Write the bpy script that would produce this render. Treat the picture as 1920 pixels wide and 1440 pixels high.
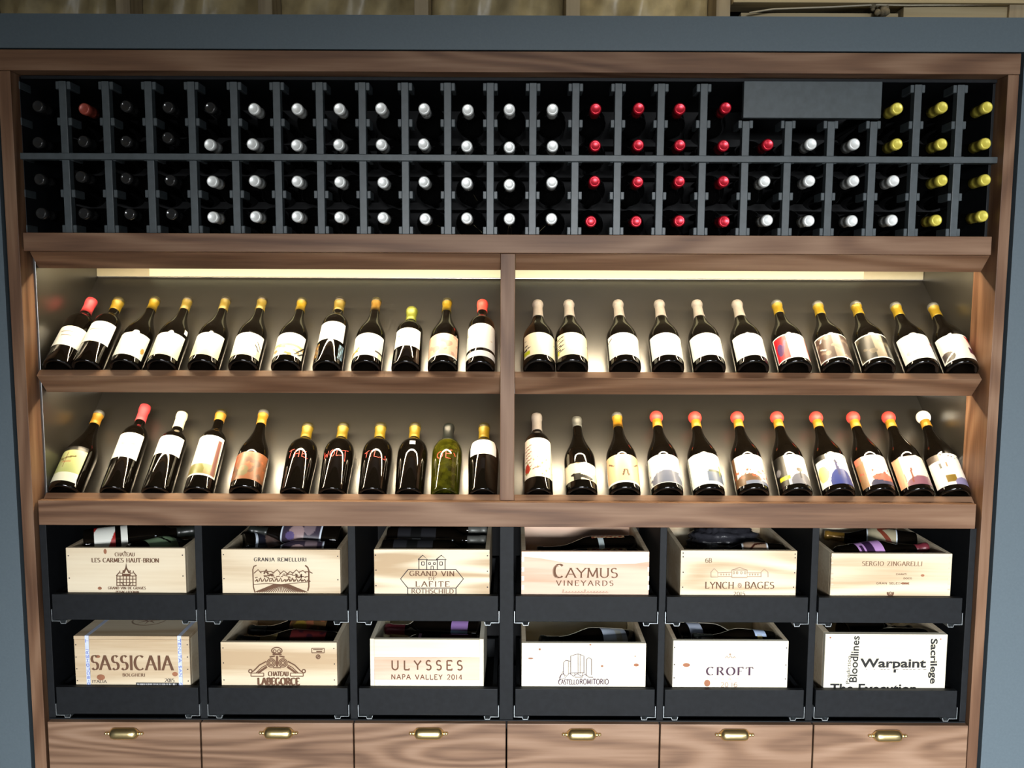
import bpy, bmesh, math, random
from mathutils import Vector, Matrix
random.seed(7)
S = bpy.context.scene
C = S.collection
for o in list(bpy.data.objects): bpy.data.objects.remove(o)
rad = math.radians

# ------------------------------------------------------------------ camera
F = 1553.0
CAM = Vector((0, -2.0, 1.6))
RM = Matrix.Rotation(rad(90-5.57), 3, 'X') @ Matrix.Rotation(rad(0.24), 3, 'Z')
cd = bpy.data.cameras.new('camera'); cam = bpy.data.objects.new('camera', cd); C.objects.link(cam)
cd.sensor_width = 36; cd.lens = 36*F/1920; cd.clip_start = 0.05
cam.matrix_world = Matrix.Translation(CAM) @ RM.to_4x4()
S.camera = cam
# ------------------------------------------------------------------ world, lights, exposure
S.view_settings.view_transform = 'Standard'; S.view_settings.look = 'None'
S.view_settings.gamma = 1; S.view_settings.use_curve_mapping = False
S.view_settings.exposure = 0.0
w = bpy.data.worlds.new('world'); S.world = w; w.use_nodes = True
w.node_tree.nodes['Background'].inputs[0].default_value = (0.72, 0.86, 1.0, 1)
w.node_tree.nodes['Background'].inputs[1].default_value = 0.02
def area(name, loc, target, sx, sy, power, col, spread=180):
    l = bpy.data.lights.new(name, 'AREA'); l.shape = 'RECTANGLE'; l.size = sx; l.size_y = sy
    l.energy = power; l.color = col; l.spread = rad(spread)
    o = bpy.data.objects.new(name, l); C.objects.link(o); o.location = loc
    d = Vector(target)-Vector(loc); o.rotation_euler = d.to_track_quat('-Z', 'Y').to_euler()
    return o
area('window_light', (0.6, -7.0, 1.7), (1.75, 0, -1.7), 1.6, 0.9, 215, (0.95, 0.98, 1.0), 70)
area('doorway_light', (-0.9, -6.6, 1.7), (-0.9, 0, -1.6), 1.0, 0.8, 52, (0.95, 0.98, 1.0), 70)
area('window_light', (3.2, -4.2, 2.0), (1.0, 0, 1.5), 0.8, 0.9, 17, (0.80, 0.90, 1.0))
area('room_light', (-0.45, -4.2, 2.05), (0.2, 0, 1.5), 0.5, 0.6, 3.5, (0.85, 0.93, 1.0))
area('loft_lamp', (0.75, 0.02, 2.52), (0.75, 0.26, 2.30), 1.1, 0.05, 0.55, (1.0, 0.86, 0.58))

def ray(px, py):
    return RM @ Vector(((px-960)/F, -(py-720)/F, -1))
def at(px, py, Y):
    d = ray(px, py); return CAM + d*((Y-CAM.y)/d.y)
def Z(py, Y, px=960): return at(px, py, Y).z
def X(px, Y, py=720): return at(px, py, Y).x

# ------------------------------------------------------------------ materials
def nt(name):
    m = bpy.data.materials.new(name); m.use_nodes = True
    t = m.node_tree; b = t.nodes['Principled BSDF']; return m, t, b
def mat(name, col, rough=0.5, metal=0.0, coat=0.0, spec=0.5, trans=0.0, noise=0.0, nscale=40, bump=0.0):
    m, t, b = nt(name)
    b.inputs['Base Color'].default_value = (*col, 1); b.inputs['Roughness'].default_value = rough
    b.inputs['Metallic'].default_value = metal; b.inputs['Coat Weight'].default_value = coat
    b.inputs['Coat Roughness'].default_value = 0.05
    b.inputs['Specular IOR Level'].default_value = spec; b.inputs['Transmission Weight'].default_value = trans
    if noise or bump:
        g = t.nodes.new('ShaderNodeNewGeometry'); n = t.nodes.new('ShaderNodeTexNoise')
        n.inputs['Scale'].default_value = nscale; n.inputs['Detail'].default_value = 5
        t.links.new(g.outputs['Position'], n.inputs['Vector'])
        if noise:
            r = t.nodes.new('ShaderNodeValToRGB')
            r.color_ramp.elements[0].color = (*[c*(1-noise) for c in col], 1)
            r.color_ramp.elements[1].color = (*[min(1, c*(1+noise)) for c in col], 1)
            r.color_ramp.elements[0].position = 0.3; r.color_ramp.elements[1].position = 0.7
            t.links.new(n.outputs['Fac'], r.inputs[0]); t.links.new(r.outputs[0], b.inputs['Base Color'])
        if bump:
            bp = t.nodes.new('ShaderNodeBump'); bp.inputs['Strength'].default_value = bump
            bp.inputs['Distance'].default_value = 0.002
            t.links.new(n.outputs['Fac'], bp.inputs['Height']); t.links.new(bp.outputs[0], b.inputs['Normal'])
    return m
def wood(name, dark, mid, light, axis='X', rough=0.35, rings=9, stretch=1.0, fib=0.35, off=0.0, spec=0.5, amp=0.13):
    m, t, b = nt(name); N = t.nodes.new; L = t.links.new
    g = N('ShaderNodeNewGeometry'); mp = N('ShaderNodeMapping'); mp2 = N('ShaderNodeMapping')
    a, c = 0.9*stretch, 6.5*stretch
    mp.inputs['Scale'].default_value = (a, c, c) if axis == 'X' else (c, c, a)
    mp.inputs['Location'].default_value = (off, off*1.7, off*0.6)
    mp2.inputs['Scale'].default_value = (6, 130, 130) if axis == 'X' else (130, 130, 6)
    L(g.outputs['Position'], mp.inputs[0]); L(g.outputs['Position'], mp2.inputs[0])
    n1 = N('ShaderNodeTexNoise'); n1.inputs['Scale'].default_value = 1.0; n1.inputs['Detail'].default_value = 1.5
    n1.inputs['Distortion'].default_value = 0.3
    n2 = N('ShaderNodeTexNoise'); n2.inputs['Scale'].default_value = 1.0; n2.inputs['Detail'].default_value = 3
    n3 = N('ShaderNodeTexNoise'); n3.inputs['Scale'].default_value = 0.8; n3.inputs['Detail'].default_value = 2
    L(mp.outputs[0], n1.inputs['Vector']); L(mp2.outputs[0], n2.inputs['Vector']); L(mp.outputs[0], n3.inputs['Vector'])
    mu = N('ShaderNodeMath'); mu.operation = 'MULTIPLY'; mu.inputs[1].default_value = rings*6.28
    si = N('ShaderNodeMath'); si.operation = 'SINE'
    L(n1.outputs['Fac'], mu.inputs[0]); L(mu.outputs[0], si.inputs[0])
    s1 = N('ShaderNodeMath'); s1.operation = 'MULTIPLY_ADD'; s1.inputs[1].default_value = amp; s1.inputs[2].default_value = 0.0
    L(si.outputs[0], s1.inputs[0])
    s2 = N('ShaderNodeMath'); s2.operation = 'MULTIPLY_ADD'; s2.inputs[1].default_value = fib
    L(n2.outputs['Fac'], s2.inputs[0]); L(s1.outputs[0], s2.inputs[2])
    s3 = N('ShaderNodeMath'); s3.operation = 'MULTIPLY_ADD'; s3.inputs[1].default_value = 1.0-fib
    L(n3.outputs['Fac'], s3.inputs[0]); L(s2.outputs[0], s3.inputs[2])
    r = N('ShaderNodeValToRGB'); e = r.color_ramp.elements
    e[0].position = 0.22; e[0].color = (*dark, 1); e[1].position = 0.8; e[1].color = (*light, 1)
    x = e.new(0.5); x.color = (*mid, 1)
    L(s3.outputs[0], r.inputs[0]); L(r.outputs[0], b.inputs['Base Color'])
    b.inputs['Roughness'].default_value = rough; b.inputs['Specular IOR Level'].default_value = spec
    bp = N('ShaderNodeBump'); bp.inputs['Strength'].default_value = 0.12; bp.inputs['Distance'].default_value = 0.001
    L(n2.outputs['Fac'], bp.inputs['Height']); L(bp.outputs[0], b.inputs['Normal'])
    return m
WD = ((0.078, 0.035, 0.018), (0.165, 0.086, 0.047), (0.26, 0.155, 0.095))
walX = wood('walnut_horizontal', *WD, axis='X', rough=0.52, spec=0.3)
walZ = wood('walnut_vertical', *WD, axis='Z', rough=0.52, spec=0.3)
walD = wood('walnut_drawer', (0.092, 0.048, 0.028), (0.208, 0.121, 0.074), (0.31, 0.20, 0.135), axis='X', rough=0.46, spec=0.35, rings=12, stretch=1.15)
PD = ((0.50, 0.36, 0.22), (0.69, 0.57, 0.40), (0.78, 0.68, 0.51))
pine = [wood('pine_%s' % k, *PD, axis='X', rough=0.7, rings=r_, fib=0.3, off=o_, spec=0.2, amp=a_) for k, r_, o_, a_ in
        (('plain', 3, 0, .16), ('grained', 16, 3.1, .34), ('soft', 4, 7.7, .2), ('banded', 8, 12.3, .22))]
pinepink = wood('pine_pink', (0.55, 0.33, 0.22), (0.72, 0.50, 0.38), (0.80, 0.60, 0.46), axis='X', rough=0.7, rings=4, off=5, spec=0.2)
pinecream = wood('pine_cream', (0.66, 0.58, 0.42), (0.79, 0.73, 0.58), (0.84, 0.80, 0.66), axis='X', rough=0.7, rings=2, off=9, spec=0.2)
pineZ = wood('pine_side', *PD, axis='X', rough=0.75, rings=3, off=2, spec=0.2)
stud_m = wood('stud_timber', (0.2, 0.15, 0.09), (0.34, 0.27, 0.17), (0.42, 0.34, 0.22), axis='Z', rough=0.8)
plank_m = wood('rough_board', (0.22, 0.16, 0.08), (0.38, 0.30, 0.17), (0.46, 0.37, 0.22), axis='X', rough=0.8)
slate = mat('slate_rack_paint', (0.052, 0.064, 0.070), 0.42, noise=0.15, nscale=60, bump=0.05)
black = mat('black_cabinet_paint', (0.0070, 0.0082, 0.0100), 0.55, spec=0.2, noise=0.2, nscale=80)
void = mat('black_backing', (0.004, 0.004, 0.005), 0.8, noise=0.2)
teal = mat('slate_blue_wall_paint', (0.080, 0.108, 0.128), 0.55, noise=0.05, nscale=200, bump=0.05)
taupe = mat('taupe_laminate', (0.020, 0.0175, 0.0135), 0.31, spec=0.8, noise=0.04, nscale=30)
taupe.node_tree.nodes['Principled BSDF'].inputs['IOR'].default_value = 1.9
glass = mat('dark_bottle_glass', (0.003, 0.0022, 0.0015), 0.04, spec=0.5, noise=0.1)
glassg = mat('olive_bottle_glass', (0.030, 0.030, 0.002), 0.03, spec=0.6, noise=0.6, nscale=55)
glassb = mat('rack_bottle_glass', (0.004, 0.004, 0.004), 0.10, noise=0.1)
steel = mat('galvanised_slide', (0.55, 0.60, 0.63), 0.35, metal=0.9, noise=0.1)
brass = mat('polished_brass', (0.90, 0.72, 0.36), 0.30, metal=1.0, noise=0.06, nscale=20)
kraft = mat('kraft_insulation', (0.40, 0.32, 0.17), 0.35, noise=0.35, nscale=14, bump=1.0)
ink = mat('brown_branding_ink', (0.13, 0.06, 0.03), 0.8, noise=0.1)
inkd = mat('dark_printing_ink', (0.035, 0.022, 0.025), 0.8, noise=0.1)
inkp = mat('purple_printing_ink', (0.06, 0.025, 0.05), 0.8, noise=0.1)
inkbk = mat('black_printing_ink', (0.012, 0.012, 0.013), 0.8, noise=0.1)
inkl = mat('faded_branding_ink', (0.34, 0.22, 0.15), 0.8, noise=0.1)
knotm = mat('knot_wood', (0.30, 0.12, 0.06), 0.8, noise=0.2)
strapm = mat('white_blue_strap', (0.62, 0.68, 0.85), 0.4, noise=0.1)
strapb = mat('strap_blue_ink', (0.08, 0.12, 0.45), 0.5, noise=0.1)
redink = mat('red_paint_ink', (0.80, 0.06, 0.04), 0.5, noise=0.1)
plastic = mat('black_plastic_bag', (0.02, 0.02, 0.025), 0.3, noise=0.2, nscale=60, bump=1.0)
conc = mat('floor_concrete', (0.16, 0.15, 0.14), 0.6, noise=0.2, nscale=6)
white_p = mat('white_strip', (0.50, 0.44, 0.29), 0.5, noise=0.03)
def emis(name, col, st):
    m, t, b = nt(name); b.inputs['Base Color'].default_value = (0.35, 0.31, 0.18, 1)
    b.inputs['Emission Color'].default_value = (*col, 1); b.inputs['Emission Strength'].default_value = st; return m
bandm = emis('back_band_glow', (1.0, 0.95, 0.58), 0.62)
ledh = emis('led_strip_glow', (1.0, 0.86, 0.62), 6.0)
lab_m, t_, b_ = nt('printed_label_paper')
at_ = t_.nodes.new('ShaderNodeAttribute'); at_.attribute_name = 'ink'
t_.links.new(at_.outputs['Color'], b_.inputs['Base Color']); b_.inputs['Roughness'].default_value = 0.33
CAPM = {}
def capm(key):
    if key in CAPM: return CAPM[key]
    col, ro, me = {'pink': ((0.60, 0.06, 0.07), .45, .1), 'yellow': ((0.21, 0.135, 0.005), .4, .2), 'olive': ((0.15, 0.105, 0.014), .4, .2), 'ringolive': ((0.035, 0.028, 0.008), .35, .1), 'ringbrown': ((0.02, 0.015, 0.008), .35, .1),
        'red': ((0.85, 0.07, 0.05), .45, .05), 'grey': ((0.18, 0.158, 0.14), .6, 0), 'black': ((0.012, 0.014, 0.012), .35, 0),
        'cream': ((0.85, 0.74, 0.52), .5, 0), 'wax_red': ((0.65, 0.05, 0.04), .45, 0), 'wax_white': ((0.95, 0.90, 0.80), .5, 0),
        'green': ((0.16, 0.17, 0.02), .35, .3), 'brown': ((0.22, 0.12, 0.02), .3, .3), 'amber': ((0.36, 0.175, 0.010), .45, .2),
        'darkgrey': ((0.10, 0.10, 0.09), .45, .3), 'burgundy': ((0.14, 0.02, 0.03), .35, .1),
        'silver': ((0.82, 0.84, 0.82), .35, .25), 'rackred': ((0.55, 0.012, 0.03), .28, .5), 'rackyellow': ((0.75, 0.64, 0.10), .3, .25),
        'rackblack': ((0.02, 0.02, 0.02), .12, 0), 'copper': ((0.32, 0.06, 0.04), .35, .2)}[key]
    CAPM[key] = mat('foil_%s' % key, col, ro, me, noise=0.08, nscale=90); return CAPM[key]

# ------------------------------------------------------------------ object helpers
def wloc(p):
    v = Vector((0, 0, 0))
    while p is not None: v = v + p.location; p = p.parent
    return v
def link(name, me, m, parent=None, local=False):
    o = bpy.data.objects.new(name, me); C.objects.link(o)
    if m is not None and len(me.materials) == 0: me.materials.append(m)
    if parent is not None:
        o.parent = parent
        if not local: me.transform(Matrix.Translation(-wloc(parent)))
    return o
def tag(o, label, cat, group=None, kind=None):
    o['label'] = label; o['category'] = cat
    if group: o['group'] = group
    if kind: o['kind'] = kind
    return o
def thing(name, label, cat, loc=(0, 0, 0), group=None):
    o = bpy.data.objects.new(name, None); C.objects.link(o); o.location = loc; o.empty_display_size = 0.02
    return tag(o, label, cat, group)
def frombm(name, bm, m, parent=None, local=False, smooth=False):
    me = bpy.data.meshes.new(name); bm.normal_update(); bm.to_mesh(me); bm.free()
    if smooth: me.shade_smooth()
    return link(name, me, m, parent, local)
def addbox(bm, x0, x1, y0, y1, z0, z1):
    v = [bm.verts.new((x, y, z)) for x in (x0, x1) for y in (y0, y1) for z in (z0, z1)]
    for f in ((0, 1, 3, 2), (4, 6, 7, 5), (0, 4, 5, 1), (2, 3, 7, 6), (0, 2, 6, 4), (1, 5, 7, 3)):
        bm.faces.new([v[i] for i in f])
def box(name, x0, x1, y0, y1, z0, z1, m, parent=None, bev=0.0012, local=False):
    bm = bmesh.new(); addbox(bm, min(x0, x1), max(x0, x1), y0, y1, min(z0, z1), max(z0, z1))
    if bev: bmesh.ops.bevel(bm, geom=bm.edges[:], offset=bev, segments=2, affect='EDGES', profile=0.5)
    return frombm(name, bm, m, parent, local)
def prism(name, poly, x0, x1, m, parent=None, bev=0.001):
    bm = bmesh.new()
    a = [bm.verts.new((x0, y, z)) for y, z in poly]; b = [bm.verts.new((x1, y, z)) for y, z in poly]
    n = len(poly); bm.faces.new(a); bm.faces.new(b[::-1])
    for i in range(n): bm.faces.new([a[i], b[i], b[(i+1) % n], a[(i+1) % n]][::-1])
    bmesh.ops.recalc_face_normals(bm, faces=bm.faces[:])
    if bev: bmesh.ops.bevel(bm, geom=bm.edges[:], offset=bev, segments=2, affect='EDGES', profile=0.5)
    return frombm(name, bm, m, parent)
def lathe_mesh(name, prof, seg=32):
    bm = bmesh.new(); rings = []
    for r, z in prof:
        if r < 1e-5: rings.append([bm.verts.new((0, 0, z))])
        else: rings.append([bm.verts.new((r*math.cos(2*math.pi*i/seg), r*math.sin(2*math.pi*i/seg), z)) for i in range(seg)])
    for a, b in zip(rings, rings[1:]):
        for i in range(seg):
            j = (i+1) % seg
            if len(a) == 1: bm.faces.new([a[0], b[j], b[i]])
            elif len(b) == 1: bm.faces.new([a[i], a[j], b[0]])
            else: bm.faces.new([a[i], a[j], b[j], b[i]])
    me = bpy.data.meshes.new(name); bm.normal_update(); bm.to_mesh(me); bm.free(); me.shade_smooth(); return me
# flat ribbons and polygons printed on a vertical face; points are (x, z) world
def ribbons(name, lines, Y, m, parent, closed=False):
    """lines: list of (pts, width or function(angle))"""
    bm = bmesh.new()
    for k, (pts, wd) in enumerate(lines):
        y = Y-0.00002*(k % 7)
        n = len(pts)
        if n < 2: continue
        L_, R_ = [], []
        for i, p in enumerate(pts):
            a = pts[max(0, i-1)]; b = pts[min(n-1, i+1)]
            dx, dz = b[0]-a[0], b[1]-a[1]; l = math.hypot(dx, dz) or 1e-9
            ww = wd(math.atan2(dz, dx)) if callable(wd) else wd
            nx, nz = -dz/l*ww/2, dx/l*ww/2
            L_.append(bm.verts.new((p[0]+nx, y, p[1]+nz))); R_.append(bm.verts.new((p[0]-nx, y, p[1]-nz)))
        for i in range(n-1): bm.faces.new([L_[i], R_[i], R_[i+1], L_[i+1]])
    bmesh.ops.recalc_face_normals(bm, faces=bm.faces[:])
    o = frombm(name, bm, m, parent); return o
def poly(name, pts, Y, m, parent):
    bm = bmesh.new(); f = bm.faces.new([bm.verts.new((x, Y, z)) for x, z in pts])
    f.normal_update()
    if f.normal.y > 0: f.normal_flip()
    bmesh.ops.triangulate(bm, faces=[f])
    return frombm(name, bm, m, parent)

# ------------------------------------------------------------------ a stroke alphabet
def arc(cx, cy, rx, ry, a0, a1, n=10):
    return [(cx+rx*math.cos(rad(a0+(a1-a0)*i/n)), cy+ry*math.sin(rad(a0+(a1-a0)*i/n))) for i in range(n+1)]
G = {
 'A': (.78, [[(0.02, 0), (.39, 1)], [(.39, 1), (.76, 0)], [(.16, .36), (.62, .36)]]),
 'B': (.64, [[(.1, 0), (.1, 1)], [(.1, 1), (.32, 1)]+arc(.32, .76, .22, .24, 90, -90)+[(.1, .52)], [(.32, .52)]+arc(.34, .26, .26, .26, 90, -90)+[(.1, 0)]]),
 'C': (.76, [arc(.42, .5, .38, .5, 50, 310, 18)]),
 'D': (.78, [[(.1, 0), (.1, 1)], [(.1, 1), (.3, 1)]+arc(.32, .5, .40, .5, 90, -90, 14)+[(.1, 0)]]),
 'E': (.62, [[(.1, 0), (.1, 1)], [(.1, 1), (.56, 1), (.56, .86)], [(.1, .52), (.46, .52)], [(.1, 0), (.58, 0), (.58, .16)]]),
 'F': (.58, [[(.1, 0), (.1, 1)], [(.1, 1), (.54, 1), (.54, .84)], [(.1, .52), (.44, .52)]]),
 'G': (.80, [arc(.42, .5, .38, .5, 50, 300, 18), [(.70, .42), (.70, .06)], [(.50, .42), (.76, .42)]]),
 'H': (.80, [[(.1, 0), (.1, 1)], [(.68, 0), (.68, 1)], [(.1, .52), (.68, .52)]]),
 'I': (.28, [[(.14, 0), (.14, 1)]]),
 'J': (.40, [[(.28, 1), (.28, .15)]+arc(.14, .12, .14, .18, 0, -120, 6)]),
 'K': (.74, [[(.1, 0), (.1, 1)], [(.1, .42), (.62, 1)], [(.28, .60), (.68, 0)]]),
 'L': (.60, [[(.1, 0), (.1, 1)], [(.1, 0), (.55, 0), (.55, .16)]]),
 'M': (.92, [[(.1, 0), (.14, 1)], [(.14, 1), (.46, .1)], [(.46, .1), (.78, 1)], [(.78, 1), (.82, 0)]]),
 'N': (.82, [[(.1, 0), (.1, 1)], [(.1, 1), (.70, 0)], [(.70, 0), (.70, 1)]]),
 'O': (.84, [arc(.42, .5, .38, .5, 90, 450, 22)]),
 'P': (.62, [[(.1, 0), (.1, 1)], [(.1, 1), (.32, 1)]+arc(.32, .74, .24, .26, 90, -90)+[(.1, .48)]]),
 'Q': (.84, [arc(.42, .5, .38, .5, 90, 450, 22), [(.46, .2), (.8, -.15)]]),
 'R': (.72, [[(.1, 0), (.1, 1)], [(.1, 1), (.32, 1)]+arc(.32, .76, .24, .24, 90, -90)+[(.1, .52)], [(.34, .52), (.68, 0)]]),
 'S': (.58, [arc(.29, .755, .21, .245, 35, 270, 12)+arc(.29, .265, .23, .265, 90, -145, 12)[1:]]),
 'T': (.70, [[(.35, 0), (.35, 1)], [(.03, .84), (.03, 1), (.67, 1), (.67, .84)]]),
 'U': (.78, [[(.1, 1), (.1, .32)]+arc(.38, .32, .28, .32, 180, 360, 10)+[(.66, 1)]]),
 'V': (.74, [[(.02, 1), (.37, 0)], [(.37, 0), (.72, 1)]]),
 'W': (1.05, [[(.02, 1), (.28, 0)], [(.28, 0), (.52, .95)], [(.52, .95), (.78, 0)], [(.78, 0), (1.03, 1)]]),
 'X': (.72, [[(.04, 1), (.68, 0)], [(.04, 0), (.68, 1)]]),
 'Y': (.72, [[(.02, 1), (.36, .5)], [(.70, 1), (.36, .5)], [(.36, .5), (.36, 0)]]),
 'Z': (.66, [[(.06, .84), (.06, 1), (.60, 1), (.05, 0), (.62, 0), (.62, .16)]]),
 '0': (.62, [arc(.31, .5, .25, .5, 90, 450, 18)]), '1': (.34, [[(.17, 0), (.17, 1)]]),
 '2': (.60, [arc(.29, .72, .23, .28, 160, -30, 8)+[(.05, 0), (.55, 0)]]),
 '4': (.64, [[(.46, 0), (.46, 1)], [(.46, 1), (.04, .3), (.6, .3)]]),
 '5': (.58, [[(.5, 1), (.14, 1), (.1, .56)]+arc(.27, .32, .25, .32, 110, -130, 10)]),
 '6': (.62, [[(.48, 1)]+arc(.33, .55, .27, .42, 130, 180, 4)+arc(.31, .32, .25, .32, 180, 520, 16)]),
 '-': (.42, [[(.05, .42), (.37, .42)]]), '^': (.0, []), '&': (.7, [[(.6, 0), (.15, .75)]+arc(.3, .8, .15, .2, 180, 0, 6)+[(.1, .3)]+arc(.3, .2, .22, .2, 160, 380, 8)]),
 ' ': (.45, []), ',': (.2, [[(.12, .08), (.05, -.15)]]), '.': (.2, [[(.08, 0), (.08, .1)]]),
}
def text_lines(txt, mp, h, width, thick=.13, thin=.05, serif=True, space=.10):
    """returns ribbons; mp(u, v) maps text units (metres) to the plane; width scales the line to fit"""
    tot = sum(G[c][0]+space for c in txt)-space
    k = width/(tot*h); out = []
    x = 0
    for ch in txt:
        wd, strokes = G[ch]
        for st in strokes:
            pts = [mp((x+p[0])*h*k, p[1]*h) for p in st]
            out.append((pts, lambda a: h*1.25*(thin+(thick-thin)*abs(math.sin(a-rad(8)))) if serif else h*thick*1.2))
            if serif:
                for e, q in ((st[0], st[1]), (st[-1], st[-2])):
                    if (abs(e[1]) < .01 or abs(e[1]-1) < .01) and abs(e[1]-q[1]) > .2 and ch not in 'CGSOQ':
                        s_ = .10
                        out.append(([mp((x+e[0]-s_)*h*k, e[1]*h), mp((x+e[0]+s_)*h*k, e[1]*h)], h*max(thin, .05)))
        x += wd+space
    return out
def ptext(txt, cx, base, hpx, wpx, Y, **kw):
    """upright text centred on pixel cx whose baseline is at pixel row base"""
    p = at(cx, base, Y); s = (at(cx+50, base, Y)-at(cx-50, base, Y)).length/100
    x0, z0 = p.x-wpx*s/2, p.z
    return text_lines(txt, lambda u, v: (x0+u, z0+v), hpx*s*1.06, wpx*s, **kw)
def pl(pts, Y, wpx=1.2):
    wpx *= 1.4
    return ([(at(x, y, Y).x, at(x, y, Y).z) for x, y in pts], wpx*0.00135)

# ------------------------------------------------------------------ geometry of the wall unit
SL = rad(43); cs, sn = math.cos(SL), math.sin(SL)
YM = 0.03                       # front plane of shelves and rack
def off(p, a, b):               # a along the slope (up and back), b along its normal (up and forward)
    return (p[0]+a*cs-b*sn, p[1]+a*sn+b*cs)
xl, xr = X(62, YM, 620), X(1849, YM, 620)        # inside faces of the cabinet sides
xs_l = X(46, 0, 650); xs_r = X(1860, 0, 650)     # inner edges of the frame stiles
xo_l = X(23, 0, 650); xo_r = X(1880, 0, 650)
z_rail0, z_rail1 = Z(136, 0), Z(97, 0)
YB = 0.36                                        # back
# ------------------------------------------------------------------ room shell
fl = box('floor', -3.2, 3.2, -5, 0.9, -0.1, 0.0, conc, bev=0); fl['kind'] = 'structure'
ce = box('ceiling', -3.2, 3.2, -5, 0.9, 2.75, 2.85, plank_m, bev=0); ce['kind'] = 'structure'
bm = bmesh.new(); g_ = 0.007; zt = Z(30, 0)
addbox(bm, -3.2, xo_l-g_, -0.004, 0.10, 0, zt); addbox(bm, xo_r+g_, 3.2, -0.004, 0.10, 0, zt)
addbox(bm, xo_l-g_, xo_r+g_, -0.004, 0.10, z_rail1+0.003, zt)
wb = frombm('wall_back', bm, teal); wb['kind'] = 'structure'
bm = bmesh.new(); addbox(bm, xo_l-0.02, xo_r+0.02, 0.40, 0.42, 0, zt); addbox(bm, xo_l-g_, xo_l+0.002, 0.03, 0.40, 0, zt-0.02)
addbox(bm, xo_r-0.002, xo_r+g_, 0.03, 0.40, 0, zt-0.02)
o = frombm('trim_4', bm, void); o['kind'] = 'structure'
o = box('trim_1', xo_l, xo_r, -0.003, 0.10, z_rail0, z_rail1, walX); o['kind'] = 'structure'
o = box('trim_2', xo_l, xs_l, 0.0, 0.10, 0.0, z_rail0-0.0005, walZ); o['kind'] = 'structure'
o = box('trim_3', xs_r, xo_r, 0.0, 0.10, 0.0, z_rail0-0.0005, walZ); o['kind'] = 'structure'
# framing above the header
up = box('wall_upper', -3.2, 3.2, 0.30, 0.34, zt-0.10, 2.75, void, bev=0); up['kind'] = 'structure'
zs = zt-0.10
sx = [at(px, 15, 0.2).x for px in (-38, 240, 503, 792, 1073, 1351)]
for k, x in enumerate(sx):
    box('stud', x-0.018, x+0.018, 0.17, 0.30, zs, 2.75, stud_m, up, bev=0.002)
for k in range(len(sx)-1):
    bm = bmesh.new(); nx, nz = 26, 14; V = []
    x0, x1 = sx[k]+0.019, sx[k+1]-0.019
    rnd = random.Random(k)
    ph = [rnd.uniform(0, 6) for _ in range(6)]
    for i in range(nx+1):
        for j in range(nz+1):
            u, v = i/nx, j/nz
            d = 0.055*(math.sin(math.pi*u))**0.6+0.012*math.sin(9*u+ph[0]+4*v)+0.010*math.sin(23*u+ph[1]-9*v)+0.006*math.sin(41*u+30*v+ph[2])
            V.append(bm.verts.new((x0+(x1-x0)*u, 0.265-d, zs+(2.75-zs)*v)))
    for i in range(nx):
        for j in range(nz):
            a = i*(nz+1)+j; bm.faces.new([V[a], V[a+nz+1], V[a+nz+2], V[a+1]])
    frombm('insulation_batt', bm, kraft, up, smooth=True)
xw0, xw1 = sx[-1]+0.02, at(1985, 15, 0.2).x
zz = [Z(40, .19, 1600), Z(26, .19, 1600), Z(20, .19, 1600), Z(2, .19, 1600)]
box('board', xw0+.03, at(1685, 15, .19).x, 0.19, 0.22, zz[0]-.03, zz[1]+.002, plank_m, up)
box('board', at(1688, 15, .19).x, at(1890, 15, .19).x, 0.17, 0.22, zz[0]-.03, Z(12, .17, 1750), plank_m, up)
box('board', xw0, xw1, 0.15, 0.22, Z(5, .15, 1600), Z(5, .15, 1600)+.12, plank_m, up)
box('board', at(1893, 15, .16).x, xw1, 0.16, 0.22, zs, Z(5, .16, 1600)-.001, stud_m, up)
def tube(name, pts, r, m, parent=None, seg=8):
    bm = bmesh.new(); rings = []
    for i, p in enumerate(pts):
        a = Vector(pts[max(0, i-1)]); b = Vector(pts[min(len(pts)-1, i+1)]); t = (b-a).normalized()
        u = t.orthogonal().normalized() if i == 0 else (u0 - t*u0.dot(t)).normalized()
        u0 = u; v = t.cross(u)
        rings.append([bm.verts.new(Vector(p)+r*(math.cos(2*math.pi*k/seg)*u+math.sin(2*math.pi*k/seg)*v)) for k in range(seg)])
    for a, b in zip(rings, rings[1:]):
        for k in range(seg): bm.faces.new([a[k], a[(k+1) % seg], b[(k+1) % seg], b[k]])
    bm.faces.new(rings[0][::-1]); bm.faces.new(rings[-1])
    return frombm(name, bm, m, parent, smooth=True)
tube('cord', [at(1405, 24, .16), at(1450, 17, .16), at(1560, 13, .16), at(1640, 9, .16), at(1700, 10, .16), at(1900, 8, .165)], .0022, mat('cord_jacket', (.45, .4, .3), .5, noise=.1), up)
bm = bmesh.new()
for k in range(16):
    a = k*0.9; c = at(1648+13*math.cos(a), 14+9*math.sin(a*1.3), .165)
    bmesh.ops.create_icosphere(bm, subdivisions=1, radius=.009+.003*math.sin(k*2.1), matrix=Matrix.Translation(c))
frombm('insulation_wad', bm, mat('grey_insulation_wad', (.16, .13, .08), .9, noise=.4, nscale=90), up, smooth=True)
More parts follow.
